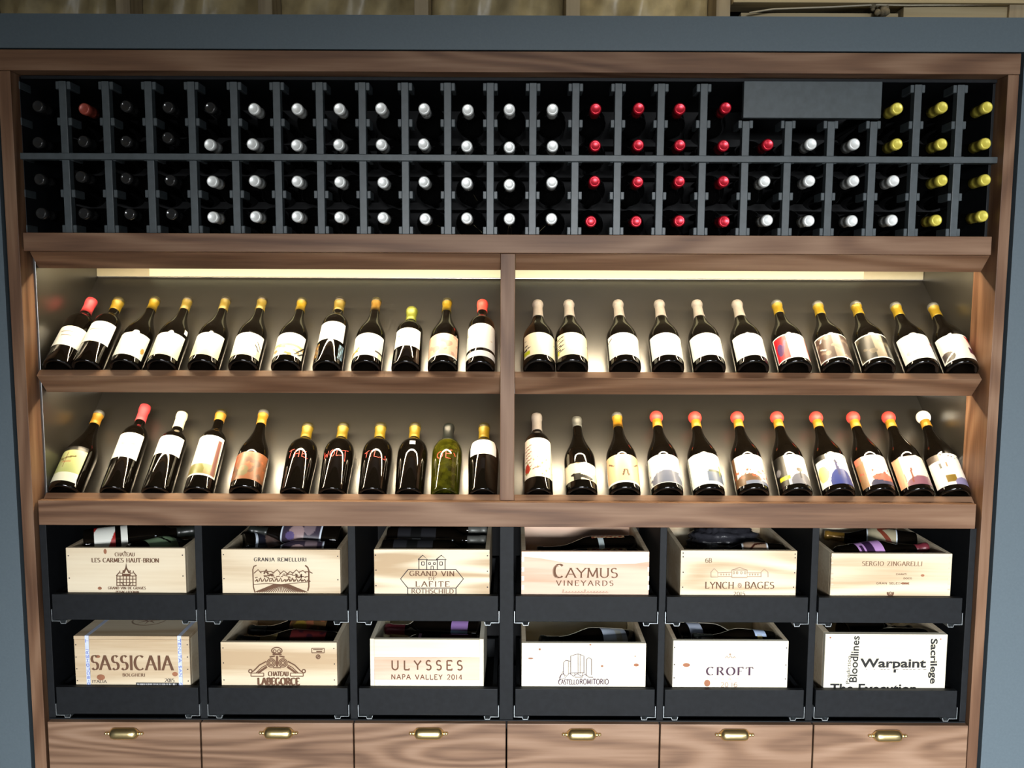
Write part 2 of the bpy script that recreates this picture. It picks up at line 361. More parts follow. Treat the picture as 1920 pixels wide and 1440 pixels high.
# ------------------------------------------------------------------ bottle rack (top)
rk = thing('bottle_rack', 'dark slate wooden wine rack of four rows across the top of the wall unit', 'rack', (0, YM, Z(440, YM)))
zr = [Z(y, YM) for y in (155, 170, 223, 238, 291, 303, 360, 373, 428, 439.5)]
zb0 = Z(440, YM)
xk0 = X(36, YM, 300); xk1 = X(1881, YM, 300)
box('side_panel', xs_l+0.001, xk0, 0.035, YB, zb0, z_rail0-0.004, black, rk)  # rack sides and top coloured black for the shade inside the rack
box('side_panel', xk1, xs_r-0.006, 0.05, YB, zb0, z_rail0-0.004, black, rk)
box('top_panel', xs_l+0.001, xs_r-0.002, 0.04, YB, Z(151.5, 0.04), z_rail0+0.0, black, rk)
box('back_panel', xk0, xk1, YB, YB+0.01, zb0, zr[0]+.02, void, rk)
stp = [118, 197, 277.5, 358, 438.5, 518, 598, 678, 757, 837, 916, 995, 1075, 1154.5, 1234, 1318-2, 1395, 1475, 1553.5, 1633, 1720, 1801]
stx = []
for px in stp:
    py = 200 if not (1390 < px < 1640) else 260
    stx.append(at(px, py, YM).x)
stx_all = []
# evenly spaced posts measured from both ends, blended with what was read off
a_, b_ = at(118, 200, YM).x, at(1801, 200, YM).x
n_ = len(stx)
for i in range(n_): stx_all.append(a_+(b_-a_)*i/(n_-1))
hw = 0.0088
zsh0, zsh1 = zr[5], zr[4]
cover = (stx_all[16-1]+.0, )
for i, x in enumerate(stx_all):
    top = zr[0] if not (16 <= i <= 19) else Z(227, YM, 1500)
    box('upright', x-hw, x+hw, YM, YM+0.02, zsh1, top, slate, rk)
    box('upright', x-hw, x+hw, YM, YM+0.02, zb0, zsh0, slate, rk)
rl = 0.0088
bmr = bmesh.new(); addbox(bmr, 0, rl, YM+0.003, YM+0.05, 0, zr[0]-zr[1]); bmesh.ops.bevel(bmr, geom=bmr.edges[:], offset=.0012, segments=1, affect='EDGES')
rail_me = bpy.data.meshes.new('rail'); bmr.to_mesh(rail_me); bmr.free(); rail_me.materials.append(slate)
def rail(x, z):
    o = bpy.data.objects.new('rail', rail_me); C.objects.link(o); o.parent = rk
    o.location = Vector((x, 0, z))-rk.location
RZ = [zr[1], zr[3], zr[4]-0.0163, zr[7], zr[9]+.0]
for lv, z in enumerate(RZ):
    for i, x in enumerate(stx_all):
        if 16 <= i <= 19 and lv == 0: continue
        rail(x-hw-rl, z); rail(x+hw, z)
    rail(xk0, z); rail(xk1-rl, z)
for z in RZ[1:]: box('cross_rail', xk0, xk1, YB-.09, YB-.04, z, z+zr[0]-zr[1], void, rk, bev=0)  # rear rails near black, interior shade put into their colour
box('shelf_rail', xk0, xk1, YM-0.006, YM+0.016, zsh0, zsh1, slate, rk)
box('cover_panel', at(1393.5, 190, YM).x, at(1652, 190, YM).x, YM-.004, YM+0.012, Z(222, YM, 1520), Z(153, YM, 1520), slate, rk)
# ------------------------------------------------------------------ bottles
def prof_scaled(P, L, L0): return [(r, z*L/L0) for r, z in P]
PROF = {
 'burgundy': (0.295, [(0, .026), (.012, .022), (.022, .012), (.031, .0035), (.035, 0), (.0385, .0012), (.0405, .004), (.0412, .009), (.0414, .03), (.0414, .118), (.0408, .132), (.0385, .147), (.0345, .163), (.0295, .179), (.0245, .195), (.0203, .211), (.0175, .227), (.0158, .243), (.0148, .262), (.0146, .277), (.0165, .279), (.0168, .288), (.0155, .2935), (.012, .295), (0, .295)]),
 'bordeaux': (0.30, [(0, .024), (.012, .020), (.021, .010), (.028, .0025), (.0315, 0), (.0345, .001), (.0362, .0035), (.0368, .009), (.0370, .03), (.0372, .183), (.0365, .193), (.0340, .203), (.0290, .212), (.0225, .220), (.0175, .228), (.0153, .238), (.0146, .255), (.0145, .280), (.0162, .282), (.0164, .292), (.0155, .298), (.012, .30), (0, .30)]),
 'tapered': (0.275, [(0, .030), (.012, .024), (.021, .010), (.028, .0025), (.031, 0), (.0342, .001), (.0358, .0035), (.0364, .009), (.0378, .06), (.0398, .13), (.0408, .158), (.0405, .172), (.0388, .184), (.0352, .194), (.0298, .202), (.0235, .208), (.0185, .213), (.0165, .219), (.0158, .230), (.0156, .256), (.0172, .258), (.0174, .268), (.0165, .2735), (.012, .275), (0, .275)]),
}
for k_, f_ in (('burgundy', .80), ('bordeaux', .86), ('tapered', .84)):
    L_, P_ = PROF[k_]; out_ = []
    for r_, z_ in P_:
        w_ = 0 if z_ < .12 else min(1, max(0, (z_-.15)/.07)); out_.append((r_*(1-w_*(1-f_)), z_))
    PROF[k_] = (L_, out_)
def rad_at(P, z):
    pts = [(r, zz_) for r, zz_ in P if True]
    pts = pts[5:]
    for (r0, z0), (r1, z1) in zip(pts, pts[1:]):
        if z0 <= z <= z1: return r0+(r1-r0)*(z-z0)/max(1e-6, z1-z0)
    return pts[-1][0]
def paint(spec, u, v, cu, cv):
    col = (0.86, 0.82, 0.74)
    for s in spec:
        k = s[0]
        if k == 'bg': col = s[1]
        elif k == 'g':
            t = v; col = tuple(s[1][i]*(1-t)+s[2][i]*t for i in range(3))
        elif k == 'r':
            _, a, b, c, d, cc = s
            if a <= u <= c and b <= v <= d: col = cc
        elif k == 'e':
            _, a, b, c, d, cc = s
            if ((u-a)/c)**2+((v-b)/d)**2 <= 1: col = cc
        elif k == 'l':
            _, x0, y0, x1, y1, wd, cc = s
            dx, dy = x1-x0, y1-y0; t = max(0, min(1, ((u-x0)*dx+(v-y0)*dy)/(dx*dx+dy*dy+1e-9)))
            if math.hypot(u-x0-t*dx, v-y0-t*dy) < wd: col = cc
        elif k == 'n':      # blotches: scale, threshold, colour, vmin, vmax
            _, sc, th, cc, v0, v1 = s
            q = math.sin(u*sc*3.1+1.7)*math.cos(v*sc*2.3+u*4)+0.6*math.sin(v*sc*5.1+u*sc*2.2)+0.4*math.cos(u*sc*8.3-v*sc*3)
            if q > th and v0 <= v <= v1: col = cc
        elif k == 'b':      # border
            _, wd, cc = s
            if u < wd or u > 1-wd or v < wd*1.1 or v > 1-wd*1.1: col = cc
    return col
def label_part(name, P, z0, z1, a0, a1, spec, parent, nu=56, nv=40, topwave=0):
    bm = bmesh.new(); cl = bm.verts.layers.float_color.new('ink'); V = []
    for i in range(nu+1):
        for j in range(nv+1):
            u, v = i/nu, j/nv; a = rad(-90+a0+(a1-a0)*u); z = z0+(z1-z0)*v
            if topwave and j == nv: z -= topwave*abs(math.sin(u*9+1))
            r = rad_at(P, z)+0.0005
            q = bm.verts.new((r*math.cos(a), r*math.sin(a), z)); q[cl] = (*[min(.80, c_**1.4*1.03) for c_ in paint(spec, u, v, 0, 0)], 1); V.append(q)
    for i in range(nu):
        for j in range(nv):
            a = i*(nv+1)+j; bm.faces.new([V[a], V[a+nv+1], V[a+nv+2], V[a+1]])
    return frombm(name, bm, lab_m, parent, local=True, smooth=True)
def bottle(name, label, cat, group, kind, base, top, cap, cl=.045, labels=(), spin=0, gm=None, wax=None, rs=1.0, seg=40, upv=None, ringdark=False):
    base = Vector(base); top = Vector(top); d = top-base; L = d.length; z = d.normalized()
    uv = Vector(upv) if upv else Vector((0, -sn, cs))
    y = -(uv-z*uv.dot(z)).normalized(); x = y.cross(z)
    R = Matrix((x, y, z)).transposed() @ Matrix.Rotation(rad(spin), 3, 'Z')
    root = thing(name, label, cat, base, group); root.rotation_euler = R.to_euler()
    L0, P = PROF[kind]; P = [(r*rs, q) for r, q in prof_scaled(P, L, L0)]
    link('glass_body', lathe_mesh('glass_body', P, seg), gm or glass, root, local=True)
    n = [p for p in P if p[1] > L-cl and p[0] > 0.001]
    zc = L-cl; cp = [(rad_at(P, zc)+.0002, zc), (rad_at(P, zc)+.0010, zc+.0004)]+[(r+.0010, q+(.001 if q > L-.003 else 0)) for r, q in n]+[(0, L+.0012)]
    if cap: link('capsule', lathe_mesh('capsule', cp, 28), capm(cap), root, local=True)
    if ringdark:
        rt = max(a for a, b in P if b > L-.02)+.0015
        link('capsule_top', lathe_mesh('capsule_top', [(rt-.0025, L-.0105), (rt-.0003, L-.010), (rt, L-.004), (rt-.0018, L+.0018), (.008, L+.0024), (0, L+.0024)], 28), capm(ringdark), root, local=True)
    if wax:
        k, r, c = wax
        pr = [(r*math.sin(t), L-r*0.55-r*math.cos(t)*1.0) for t in [math.pi*i/14 for i in range(15)]]
        pr = [(max(0, a) if 0 < i < 14 else 0, b) for i, (a, b) in enumerate(pr)]
        link('wax_seal', lathe_mesh('wax_seal', pr, 28), capm(k), root, local=True)
    for lb in labels:
        z0, z1, a0, a1, spec = lb[:5]
        label_part('label', P, z0, z1, a0, a1, spec, root, topwave=lb[5] if len(lb) > 5 else 0)
    return root, P, L
# rack bottles
ORD = ['first', 'second', 'third', 'fourth', 'fifth', 'sixth', 'seventh', 'eighth', 'ninth', 'tenth', 'eleventh', 'twelfth', 'thirteenth',
       'fourteenth', 'fifteenth', 'sixteenth', 'seventeenth', 'eighteenth', 'nineteenth', 'twentieth', 'twenty-first', 'twenty-second', 'twenty-third']
def row(py, txt):
    return [(int(a.split(',')[0]), int(a.split(',')[1]), a.split(',')[2]) for a in txt.split()]
ROWS = [row(0, '71,199,d 158,204,c 236,199,d 315,201,d 394,202,d 476,204,s 557,204,s 636,204,s 714,203,s 795,204,s 877,206,s 955,205,s 1036,205,s 1117,204,r 1198,203,r 1275,204,r 1361,202,r 0,0,x 0,0,x 0,0,x 1681,204,y 1767,201,y 1851,201,y'),
 row(0, '71,267,d 156,265,d 236,265,d 314,258,d 393,271,s 473,270,s 556,272,s 635,271,s 715,271,s 794,270,s 875,274,s 955,276,s 1036,274,s 1116,273,r 1197,272,r 1275,272,r 1357,273,r 1440,271,r 1521,270,s 1602,270,s 1682,270,y 1766,270,y 1848,269,y'),
 row(0, '74,336,d 151,331,d 236,334,d 319,338,d 398,340,s 477,339,s 557,340,s 637,341,s 718,342,s 795,341,s 875,343,s 955,346,s 1035,342,s 1115,340,r 1196,341,r 1274,340,r 1357,340,r 1434,340,s 1518,339,s 1601,339,s 1676,339,s 1767,338,y 1848,337,y'),
 row(0, '77,400,d 157,400,d 243,401,d 321,401,d 399,407,s 479,406,s 557,406,s 637,407,s 718,408,s 797,410,s 875,409,s 955,410,s 1034,410,s 1108,415,r 1193,415,r 1274,414,r 1358,415,r 1439,413,s 1517,414,s 1598,414,s 1673,413,s 1756,413,y 1843,405,y')]
CK = {'d': ('rackblack', 'black-capped'), 'c': ('copper', 'copper-red-capped'), 's': ('silver', 'silver-capped'), 'r': ('rackred', 'red-capped'), 'y': ('rackyellow', 'yellow-capped')}
edges = [xk0]+stx_all+[xk1]
L0, PB = PROF['burgundy']; PB = [(min(r, .0385) if r > .0385 else r, z) for r, z in PB]
rb_me = lathe_mesh('rack_glass', PB, 28); rb_me.materials.append(glassb)
zc = L0-.05
cap_prof = [(rad_at(PB, zc)+.0002, zc), (rad_at(PB, zc)+.001, zc+.0004), (.0126, .262), (.0125, .277), (.0138, .279), (.0140, .288), (.0134, .2945), (.0116, .2966), (.0100, .2968), (.0088, .2962), (0, .2962)]
cap_me = {}
for k in CK:
    me = lathe_mesh('capsule', [(r*.82 if z > .2 and False else r, z) for r, z in cap_prof], 24); me.materials.append(capm(CK[k][0])); cap_me[k] = me
RN = ['top', 'second', 'third', 'bottom']
RTOP = [RZ[1]+zr[0]-zr[1], RZ[2]+zr[0]-zr[1], RZ[3]+zr[0]-zr[1], RZ[4]+zr[0]-zr[1]]
for ri, rw in enumerate(ROWS):
    for ci, (px, py, k) in enumerate(rw):
        if k == 'x': continue
        Yt = YM-0.002+random.uniform(-.003, .004)
        tp = at(px, py, Yt); cx = (edges[ci]+edges[ci+1])/2
        bz = RTOP[ri]+0.0215
        bs = Vector((cx+(tp.x-cx)*-.15, Yt+.294, bz-(tp.z-bz)*.15))
        if (px, py) == (1681, 204): tp = at(px, py, YM-.03); bs.x -= .012; bs.z -= .004; bs.y = tp.y+.29
        z = (tp-bs).normalized(); y = -(Vector((0, 0, 1))-z*z.z).normalized(); x = y.cross(z)
        root = thing('wine_bottle', '%s wine bottle lying in the rack, %s row, %s column from the left' % (CK[k][1], RN[ri], ORD[ci]), 'bottle', bs, 'wine bottles lying in the top rack')
        root.rotation_euler = Matrix((x, y, z)).transposed().to_euler()
        for nm, me in (('glass_body', rb_me), ('capsule', cap_me[k])):
            o = bpy.data.objects.new(nm, me); C.objects.link(o); o.parent = root
# ------------------------------------------------------------------ sloped display
ds = thing('display_shelving', 'walnut display shelving with two sloped taupe shelves in two lit bays', 'shelving', (0, YM, Z(990, .02)))
zfb0, zfb1 = Z(987, .015), Z(941, .015)
ztb0, ztb1 = Z(474.5, .015), Z(440, .015)
xb0, xb1 = X(45, .015, 457), X(1858, .015, 457)
box('top_board', xb0, xb1, .012, .034, ztb0, ztb1, walX, ds)
xc0, xc1 = X(938, YM, 700), X(965, YM, 700)
box('lower_board', X(73, .012, 963), X(1829, .012, 963), .010, .030, zfb0, zfb1, walX, ds)
box('centre_divider', xc0, xc1, YM-.001, YB, zfb1-.0, ztb0-.0005, walZ, ds)
box('side_panel', xl-.012, xl, .055, YB+.001, zfb0+.012, ztb0, taupe, ds)
box('side_panel', xr, xr+.006, .055, YB+.001, zfb0+.012, ztb0, taupe, ds)
th = .0205; hl = .062
def lipF(py): return (YM+.002, Z(py, YM+.002))
Ftop = lipF(475); F1 = lipF(708); F2 = (.033, Z(940, .033))
LIP1, LIP2 = .040, .051
shelfrow = []
for (bx0, bx1) in ((xl+.0005, xc0-.0005), (xc1+.0005, xr-.0005)):
    Fv = (Ftop[0], ztb0-.001)
    prism('valance', [Fv, off(Fv, th, 0), off(Fv, th, -.052), off(Fv, 0, -.052)], bx0, bx1, walX, ds)
    for Fp, e in ((F1, LIP1), (F2, LIP2)):
        h_ = hl if e == LIP1 else .068
        prism('shelf_lip', [Fp, off(Fp, th, 0), off(Fp, th, -h_), off(Fp, 0, -h_)], bx0+(.001 if bx0 < 0 else 0), bx1-(0 if bx0 < 0 else .001), walX, ds)
        Pp = off(off(Fp, th+.0003, 0), 0, -e)
        u = (YB-Pp[0])/cs
        prism('sloped_panel', [Pp, off(Pp, u, 0), off(Pp, u, -.018), off(Pp, 0, -.018)], bx0, bx1, taupe, ds, bev=0)
    box('back_panel', bx0, bx1, YB, YB+.004, zfb0+.012, ztb0+.02, taupe, ds, bev=0)
    box('ceiling_panel', bx0, bx1, .10, YB, ztb0+.002, ztb0+.014, taupe, ds, bev=0)
box('base_panel', X(73, .012, 963)+.004, X(1829, .012, 963)-.004, .031, YB, zfb0, zfb0+.011, black, ds, bev=0)
P1 = off(off(F1, th+.0003, 0), 0, -LIP1); P2 = off(off(F2, th+.0003, 0), 0, -LIP2)
# front led strips, plus an added glowing band at each bay back
zst = P1[1]+(YB-P1[0])/cs*sn
WARM = (1.0, 0.81, 0.53)
for k, (bx0, bx1, sd) in enumerate(((xl, xc0, 'left'), (xc1, xr, 'right'))):
    a, b = (bx0+.15, bx1-.002) if k == 0 else (bx0+.002, bx1-.17)
    g = thing('glow_strip', 'bright warm glowing band along the back top of the %s display bay' % sd, 'light strip', ((a+b)/2, YB-.01, zst+.03))
    box('beige_band', bx0+.001, bx1-.001, YB-.006, YB-.001, zst+.002, zst+.062, white_p, g, bev=0)  # beige paints the lit back wall beyond the ends of the band
    box('glow_face', a, b, YB-.008, YB-.0062, zst+.003, zst+.060, bandm, g, bev=0)  # emissive band added to make the back edge of the bay bright
    for (Fp, e, nm, pw) in (((Ftop[0], ztb0-.001), .052, 'upper', 1), (F1, hl, 'lower', 1)):
        c = off(off(Fp, th+.014, 0), 0, -.052)
        if nm == 'lower': c = off(off(Fp, th+.016, 0), 0, -LIP1-.018-.006)
        g = thing('glow_strip', 'slim warm light strip tucked behind the %s front board of the %s bay' % ('top' if nm == 'upper' else 'middle', sd), 'light strip', ((bx0+bx1)/2, c[0], c[1]))
        prism('profile', [off(c, -.006, .001), off(c, .006, .001), off(c, .006, .005), off(c, -.006, .005)], bx0+.03, bx1-.03, white_p, g, bev=0)
        prism('glow_face', [off(c, -.005, -.001), off(c, .005, -.001), off(c, .005, .001), off(c, -.005, .001)], bx0+.03, bx1-.03, ledh, g, bev=0)
        lc = off(c, 0, -.004); tgt = (lc[0]+.10, lc[1]-.3)
        ar = area('led_light', ((bx0+bx1)/2, lc[0], lc[1]), ((bx0+bx1)/2, tgt[0], tgt[1]), bx1-bx0-.07, .010, 6.5, WARM)
        # rotate so that the long side runs along X
        zax = -(Vector((0, tgt[0]-lc[0], tgt[1]-lc[1]))).normalized(); xax = Vector((1, 0, 0)); yax = zax.cross(xax)
        ar.rotation_euler = Matrix((xax, yax, zax)).transposed().to_euler()

# display bottles -----------------------------------------------------------
W_ = (0.90, 0.86, 0.78); CR = (0.84, 0.76, 0.58); BK = (0.02, 0.018, 0.016); GD = (0.55, 0.38, 0.10)
BR = (0.20, 0.12, 0.07); RD = (0.62, 0.04, 0.06); BL = (0.07, 0.10, 0.30); TN = (0.62, 0.42, 0.24); GY = (0.25, 0.25, 0.27)
plain = [('bg', W_)]
def words(*rows):       # small faint lines of type
    return [('r', a, v, b, v+.03, (.35, .30, .25)) for v, a, b in rows]
ST = [('bg', CR), ('r', .0, .30, .12, .36, BK), ('r', .03, .5, .14, .53, BK), ('r', .88, .62, 1, .66, BK), ('r', .02, .74, .10, .77, BK)]
BU = (.026, .121, -72, 72); BO = (.075, .165, -70, 70)
D = []  # kind, base px, top px, top py, cap, caplen, labels, spin, extras, description
def dsp(row_, kind, bpx, tpx, tpy, cap, cl, labels, spin, desc, **kw): D.append((row_, kind, bpx, tpx, tpy, cap, cl, labels, spin, desc, kw))
U, V_ = 0, 1
dsp(U, 'bordeaux', 109, 175, 559, 'pink', .052, [(.068, .152, -70, 70, plain+words((.7, .3, .7), (.5, .35, .65)))], 4, 'pink-capped slim bottle with white label, leftmost on the upper left shelf', )
dsp(U, 'bordeaux', 162, 226, 559, 'yellow', .042, [(.085, .175, -70, 70, plain+words((.6, .3, .7)))], 0, 'yellow-capped slim bottle with tall white label leaning beside the pink-capped one', ringdark='ringolive')
dsp(U, 'burgundy', 234, 294, 557, 'yellow', .045, [(*BU, plain+[('e', .92, .35, .05, .12, GD)])], 3, 'yellow-capped burgundy bottle, third from left on the upper left shelf, plain white label', ringdark='ringolive')
dsp(U, 'burgundy', 303, 355, 557, 'olive', .045, [(*BU, plain+[('g', (.92, .80, .60), W_)]), (.135, .155, 60, 76, plain)], 0, 'olive-capped burgundy bottle with small white neck tag above its white label', ringdark='ringbrown')
dsp(U, 'burgundy', 380, 426, 557, 'olive', .045, [(*BU, [('g', (.90, .74, .52), W_)])], -3, 'olive-capped burgundy bottle with cream label, fifth from left on upper left shelf', ringdark='ringbrown')
dsp(U, 'burgundy', 456, 494, 557, 'olive', .045, [(*BU, plain+[('r', 0, 0, 1, .12, CR), ('l', .78, .55, .98, .2, .02, BK), ('l', .82, .7, .95, .45, .015, BK), ('r', .86, .0, 1, .3, CR)])], 0, 'olive-capped burgundy bottle whose white label has dark marks at its right edge', ringdark='ringbrown')
dsp(U, 'burgundy', 536, 568, 559, 'yellow', .045, [(*BU, [('bg', W_), ('r', 0, .42, 1, .52, (.75, .60, .30)), ('n', 5, .55, (.55, .42, .18), .0, .42), ('l', .75, .1, 1, .55, .02, BK), ('l', .85, .1, 1, .3, .02, BK)])], 0, 'yellow-capped burgundy bottle with pale label crossed by a gold landscape band', ringdark='ringolive')
dsp(U, 'bordeaux', 613, 639, 559, 'olive', .045, [(.098, .178, -58, 62, plain), (.026, .085, -72, -38, [('bg', BR), ('n', 4, .2, GD, 0, 1)]), (.026, .085, 45, 72, [('bg', (.12, .16, .2)), ('n', 4, .3, (.35, .5, .6), 0, 1)])], 0, 'slim bottle with square white label above bare dark glass and coloured side panels', ringdark='ringbrown')
dsp(U, 'burgundy', 686, 707, 559, 'brown', .045, [(*BU, plain+[('r', 0, .2, .3, .26, GD), ('r', .75, .22, 1, .28, BK), ('r', .85, 0, 1, .2, CR), ('l', .05, .1, .3, .35, .03, (.5, .42, .05))])], 0, 'brown-capped burgundy bottle with white label, ninth from left on upper left shelf', ringdark='ringolive')
dsp(U, 'bordeaux', 761, 773, 577, 'green', .045, [(.070, .150, -60, 60, plain+[('e', .2, .6, .03, .04, TN)])], 0, 'short green-capped bottle with square white label, shortest on the upper left shelf', ringdark='green')
dsp(U, 'burgundy', 830, 839, 560, 'yellow', .045, [(*BU, [('bg', (.78, .58, .45)), ('n', 3, .5, (.62, .40, .32), 0, 1), ('r', 0, 0, 1, .05, W_)])], -6, 'yellow-capped burgundy bottle with blurred pinkish picture label', ringdark='ringolive')
dsp(U, 'bordeaux', 900, 905, 563, 'red', .038, [(.062, .172, -80, 80, plain+[('l', .06, .62, .06, .78, .014, BK), ('l', .06, .62, .12, .62, .012, BK), ('e', .8, .35, .03, .02, TN)]), (.026, .050, -80, 80, plain), (.238, .2595, -179, 179, plain)], 0, 'red-capped slim bottle with tall white label and lower band, beside the divider')
dsp(U, 'burgundy', 1011, 1008, 563, 'grey', .062, [(*BU, ST+[('r', .0, .08, .2, .26, (.6, .62, .05)), ('l', .05, .35, .2, .4, .02, BK)])], 8, 'grey-waxed burgundy bottle with yellow corner on its striped label, next to the divider', wax=('grey', .0150, 0))
dsp(U, 'burgundy', 1073, 1066, 563, 'grey', .062, [(*BU, ST+[('l', .0, .2, .2, .3, .02, BK), ('l', 0, .4, .2, .5, .02, BK), ('l', 0, .6, .2, .7, .02, BK), ('l', 0, .8, .2, .88, .02, BK), ('r', 0, .12, .06, .3, (.6, .62, .05))])], 12, 'grey-waxed burgundy bottle with black stripes down the left of its cream label', wax=('grey', .0150, 0))
dsp(U, 'burgundy', 1172, 1158, 563, 'grey', .062, [(*BU, plain+[('l', .0, .75, .14, .86, .02, BK)])], 4, 'grey-waxed burgundy bottle standing right after the gap on the upper right shelf', wax=('grey', .0150, 0))
dsp(U, 'burgundy', 1253, 1235, 563, 'grey', .062, [(*BU, plain+[('l', .9, .75, .99, .68, .02, BK)])], 0, 'grey-waxed burgundy bottle with blank cream label, fourth from left on upper right shelf', wax=('grey', .0150, 0))
dsp(U, 'burgundy', 1331, 1305, 563, 'grey', .062, [(*BU, plain+[('l', .85, .8, .93, .72, .015, BK)])], -4, 'grey-waxed burgundy bottle, fifth from left on the upper right shelf', wax=('grey', .0150, 0))
dsp(U, 'burgundy', 1412, 1380, 563, 'grey', .062, [(*BU, plain)], 0, 'grey-waxed burgundy bottle beside the first yellow-capped one on the upper right shelf', wax=('grey', .0150, 0))
BD = ('b', .03, W_)
dsp(U, 'burgundy', 1492, 1454, 564, 'yellow', .045, [(.018, .121, -80, 80, [('bg', (.85, .80, .72)), ('r', 0, 0, .34, 1, RD), ('r', .82, 0, 1, 1, RD), ('e', .16, .45, .08, .25, (.15, .05, .22)), ('l', .2, .3, .3, .75, .03, (.2, .05, .2)), BD])], 0, 'yellow-capped burgundy bottle with red picture label with violet figures and glare painted down its middle', ringdark='darkgrey')  # pale middle is glare put into the colour of the red label
dsp(U, 'burgundy', 1571, 1531, 566, 'yellow', .045, [(.018, .121, -80, 80, [('bg', (.16, .11, .09)), ('r', .42, 0, .60, 1, (.45, .36, .28)), ('l', .15, .75, .2, .9, .02, W_), ('l', .12, .5, .22, .4, .015, W_), ('n', 4, .8, (.35, .28, .22), 0, 1), BD])], 0, 'yellow-capped burgundy bottle with dark brown picture label in a white border', ringdark='darkgrey')  # lighter middle bar is glare painted over the brown print
dsp(U, 'burgundy', 1649, 1602, 566, 'yellow', .045, [(.018, .121, -80, 80, [('bg', (.05, .045, .035)), ('r', .40, 0, .62, 1, (.35, .30, .22)), ('n', 3, .9, (.2, .17, .12), 0, 1), BD])], 0, 'yellow-capped burgundy bottle with near-black label, between brown and pale picture labels', ringdark='darkgrey')  # glare painted as a lighter bar down the dark label
dsp(U, 'burgundy', 1730, 1676, 568, 'yellow', .045, [(.018, .121, -80, 80, [('bg', (.84, .84, .80)), ('e', .9, .5, .13, .3, (.16, .22, .42)), ('r', .75, .6, .95, .72, (.5, .12, .08)), ('e', .25, .3, .12, .1, (.65, .66, .5)), BD])], 0, 'yellow-capped burgundy bottle with pale label, blue patch at its right', ringdark='darkgrey')
dsp(U, 'burgundy', 1804, 1746, 569, 'yellow', .045, [(.018, .121, -80, 80, [('bg', (.84, .78, .70)), ('l', .75, .95, 1, .4, .09, RD), ('r', .65, .25, 1, .48, (.18, .05, .10)), ('e', .15, .2, .16, .2, (.12, .10, .09)), ('l', .05, .05, .35, .35, .02, W_), BD])], 0, 'yellow-capped burgundy bottle with red-edged pale label, rightmost on the upper shelf', ringdark='darkgrey')
# lower row
dsp(V_, 'burgundy', 121, 189, 769, 'amber', .043, [(.020, .048, -80, 50, [('bg', (.66, .68, .60))]), (.048, .135, -80, 50, [('g', (.40, .45, .22), (.62, .62, .35)), ('l', .25, .5, .75, .6, .03, (.2, .16, .03)), ('l', .25, .6, .45, .45, .02, (.2, .16, .03)), ('l', .5, .2, .5, .75, .015, (.25, .1, .03)), ('l', .4, .4, .65, .4, .02, (.5, .1, .03)), ('r', 0, .85, 1, 1, BK)])], 0, 'amber-capped burgundy bottle with green label of a winged figure, leftmost lower shelf', ringdark='darkgrey')
dsp(V_, 'bordeaux', 214, 275, 757, 'pink', .055, [(.105, .190, -70, 70, plain+words((.55, .4, .8)))], -3, 'pink-capped slim bottle with white label high on dark glass, lower left shelf')
dsp(V_, 'bordeaux', 292, 344, 771, 'cream', .052, [(.118, .182, -72, 72, plain)], 0, 'cream-capped slim bottle with short wide white label on the lower left shelf')
dsp(V_, 'bordeaux', 371, 417, 768, 'amber', .034, [(.045, .182, -72, 72, [('g', (.30, .22, .06), W_), ('r', .82, .05, .93, .9, (.3, .16, .14)), ('e', .4, .12, .22, .2, (.25, .24, .05)), ('r', 0, .3, .80, 1, (.86, .82, .74)), ('b', .025, W_)])], 0, 'amber-capped slim bottle with tall bordered label, fourth on the lower left shelf', ringdark='ringolive')
dsp(V_, 'burgundy', 459, 496, 768, 'amber', .045, [(.028, .118, -82, 82, [('bg', (.34, .16, .08)), ('n', 3, .4, (.22, .12, .07), 0, .8), ('e', .45, .3, .12, .2, (.25, .22, .12)), ('r', 0, .6, .2, 1, (.5, .16, .08)), ('n', 5, .9, (.5, .2, .1), .3, 1)])], 0, 'amber-capped burgundy bottle with rust brown painted label on the lower left shelf', ringdark='darkgrey')
tc = dict(ringdark='ringolive')
dsp(V_, 'tapered', 551, 579, 793, 'yellow', .046, [], 0, 'yellow-capped broad bottle with red handwriting THE on bare dark glass', **tc)
dsp(V_, 'tapered', 623, 645, 793, 'yellow', .046, [], 0, 'yellow-capped broad bottle with red handwriting, second of the handwritten ones', **tc)
dsp(V_, 'tapered', 698, 715, 793, 'yellow', .046, [], 0, 'yellow-capped broad bottle with red handwriting, third of the handwritten ones', **tc)
dsp(V_, 'tapered', 767, 779, 793, 'yellow', .046, [(.150, .164, -8, 14, plain)], 0, 'yellow-capped broad bottle of bare dark glass without any handwriting', **tc)
dsp(V_, 'tapered', 834, 842, 794, 'black', .062, [], 0, 'black-capped broad bottle of translucent olive glass with red handwriting', gm=glassg)
dsp(V_, 'tapered', 905, 908, 794, 'yellow', .046, [(.118, .172, -56, 56, plain)], 0, 'yellow-capped broad bottle with white label, beside the divider on lower shelf', **tc)
dsp(V_, 'bordeaux', 1010, 1006, 774, 'grey', .058, [(.045, .178, -80, 80, [('bg', (.85, .78, .66))]+[('l', .05+.02*(i % 3), .15+i*.09, .24+.03*(i % 2), .20+i*.09, .012, (.35, .10, .06)) for i in range(8)]+[('e', .14, .22, .09, .12, (.5, .08, .05)), ('l', .3, .2, .5, .25, .012, (.3, .12, .06)), ('n', 9, 1.15, (.35, .4, .12), 0, .5)])], 8, 'grey-capped slim bottle with label of red and brown vines next to the divider')
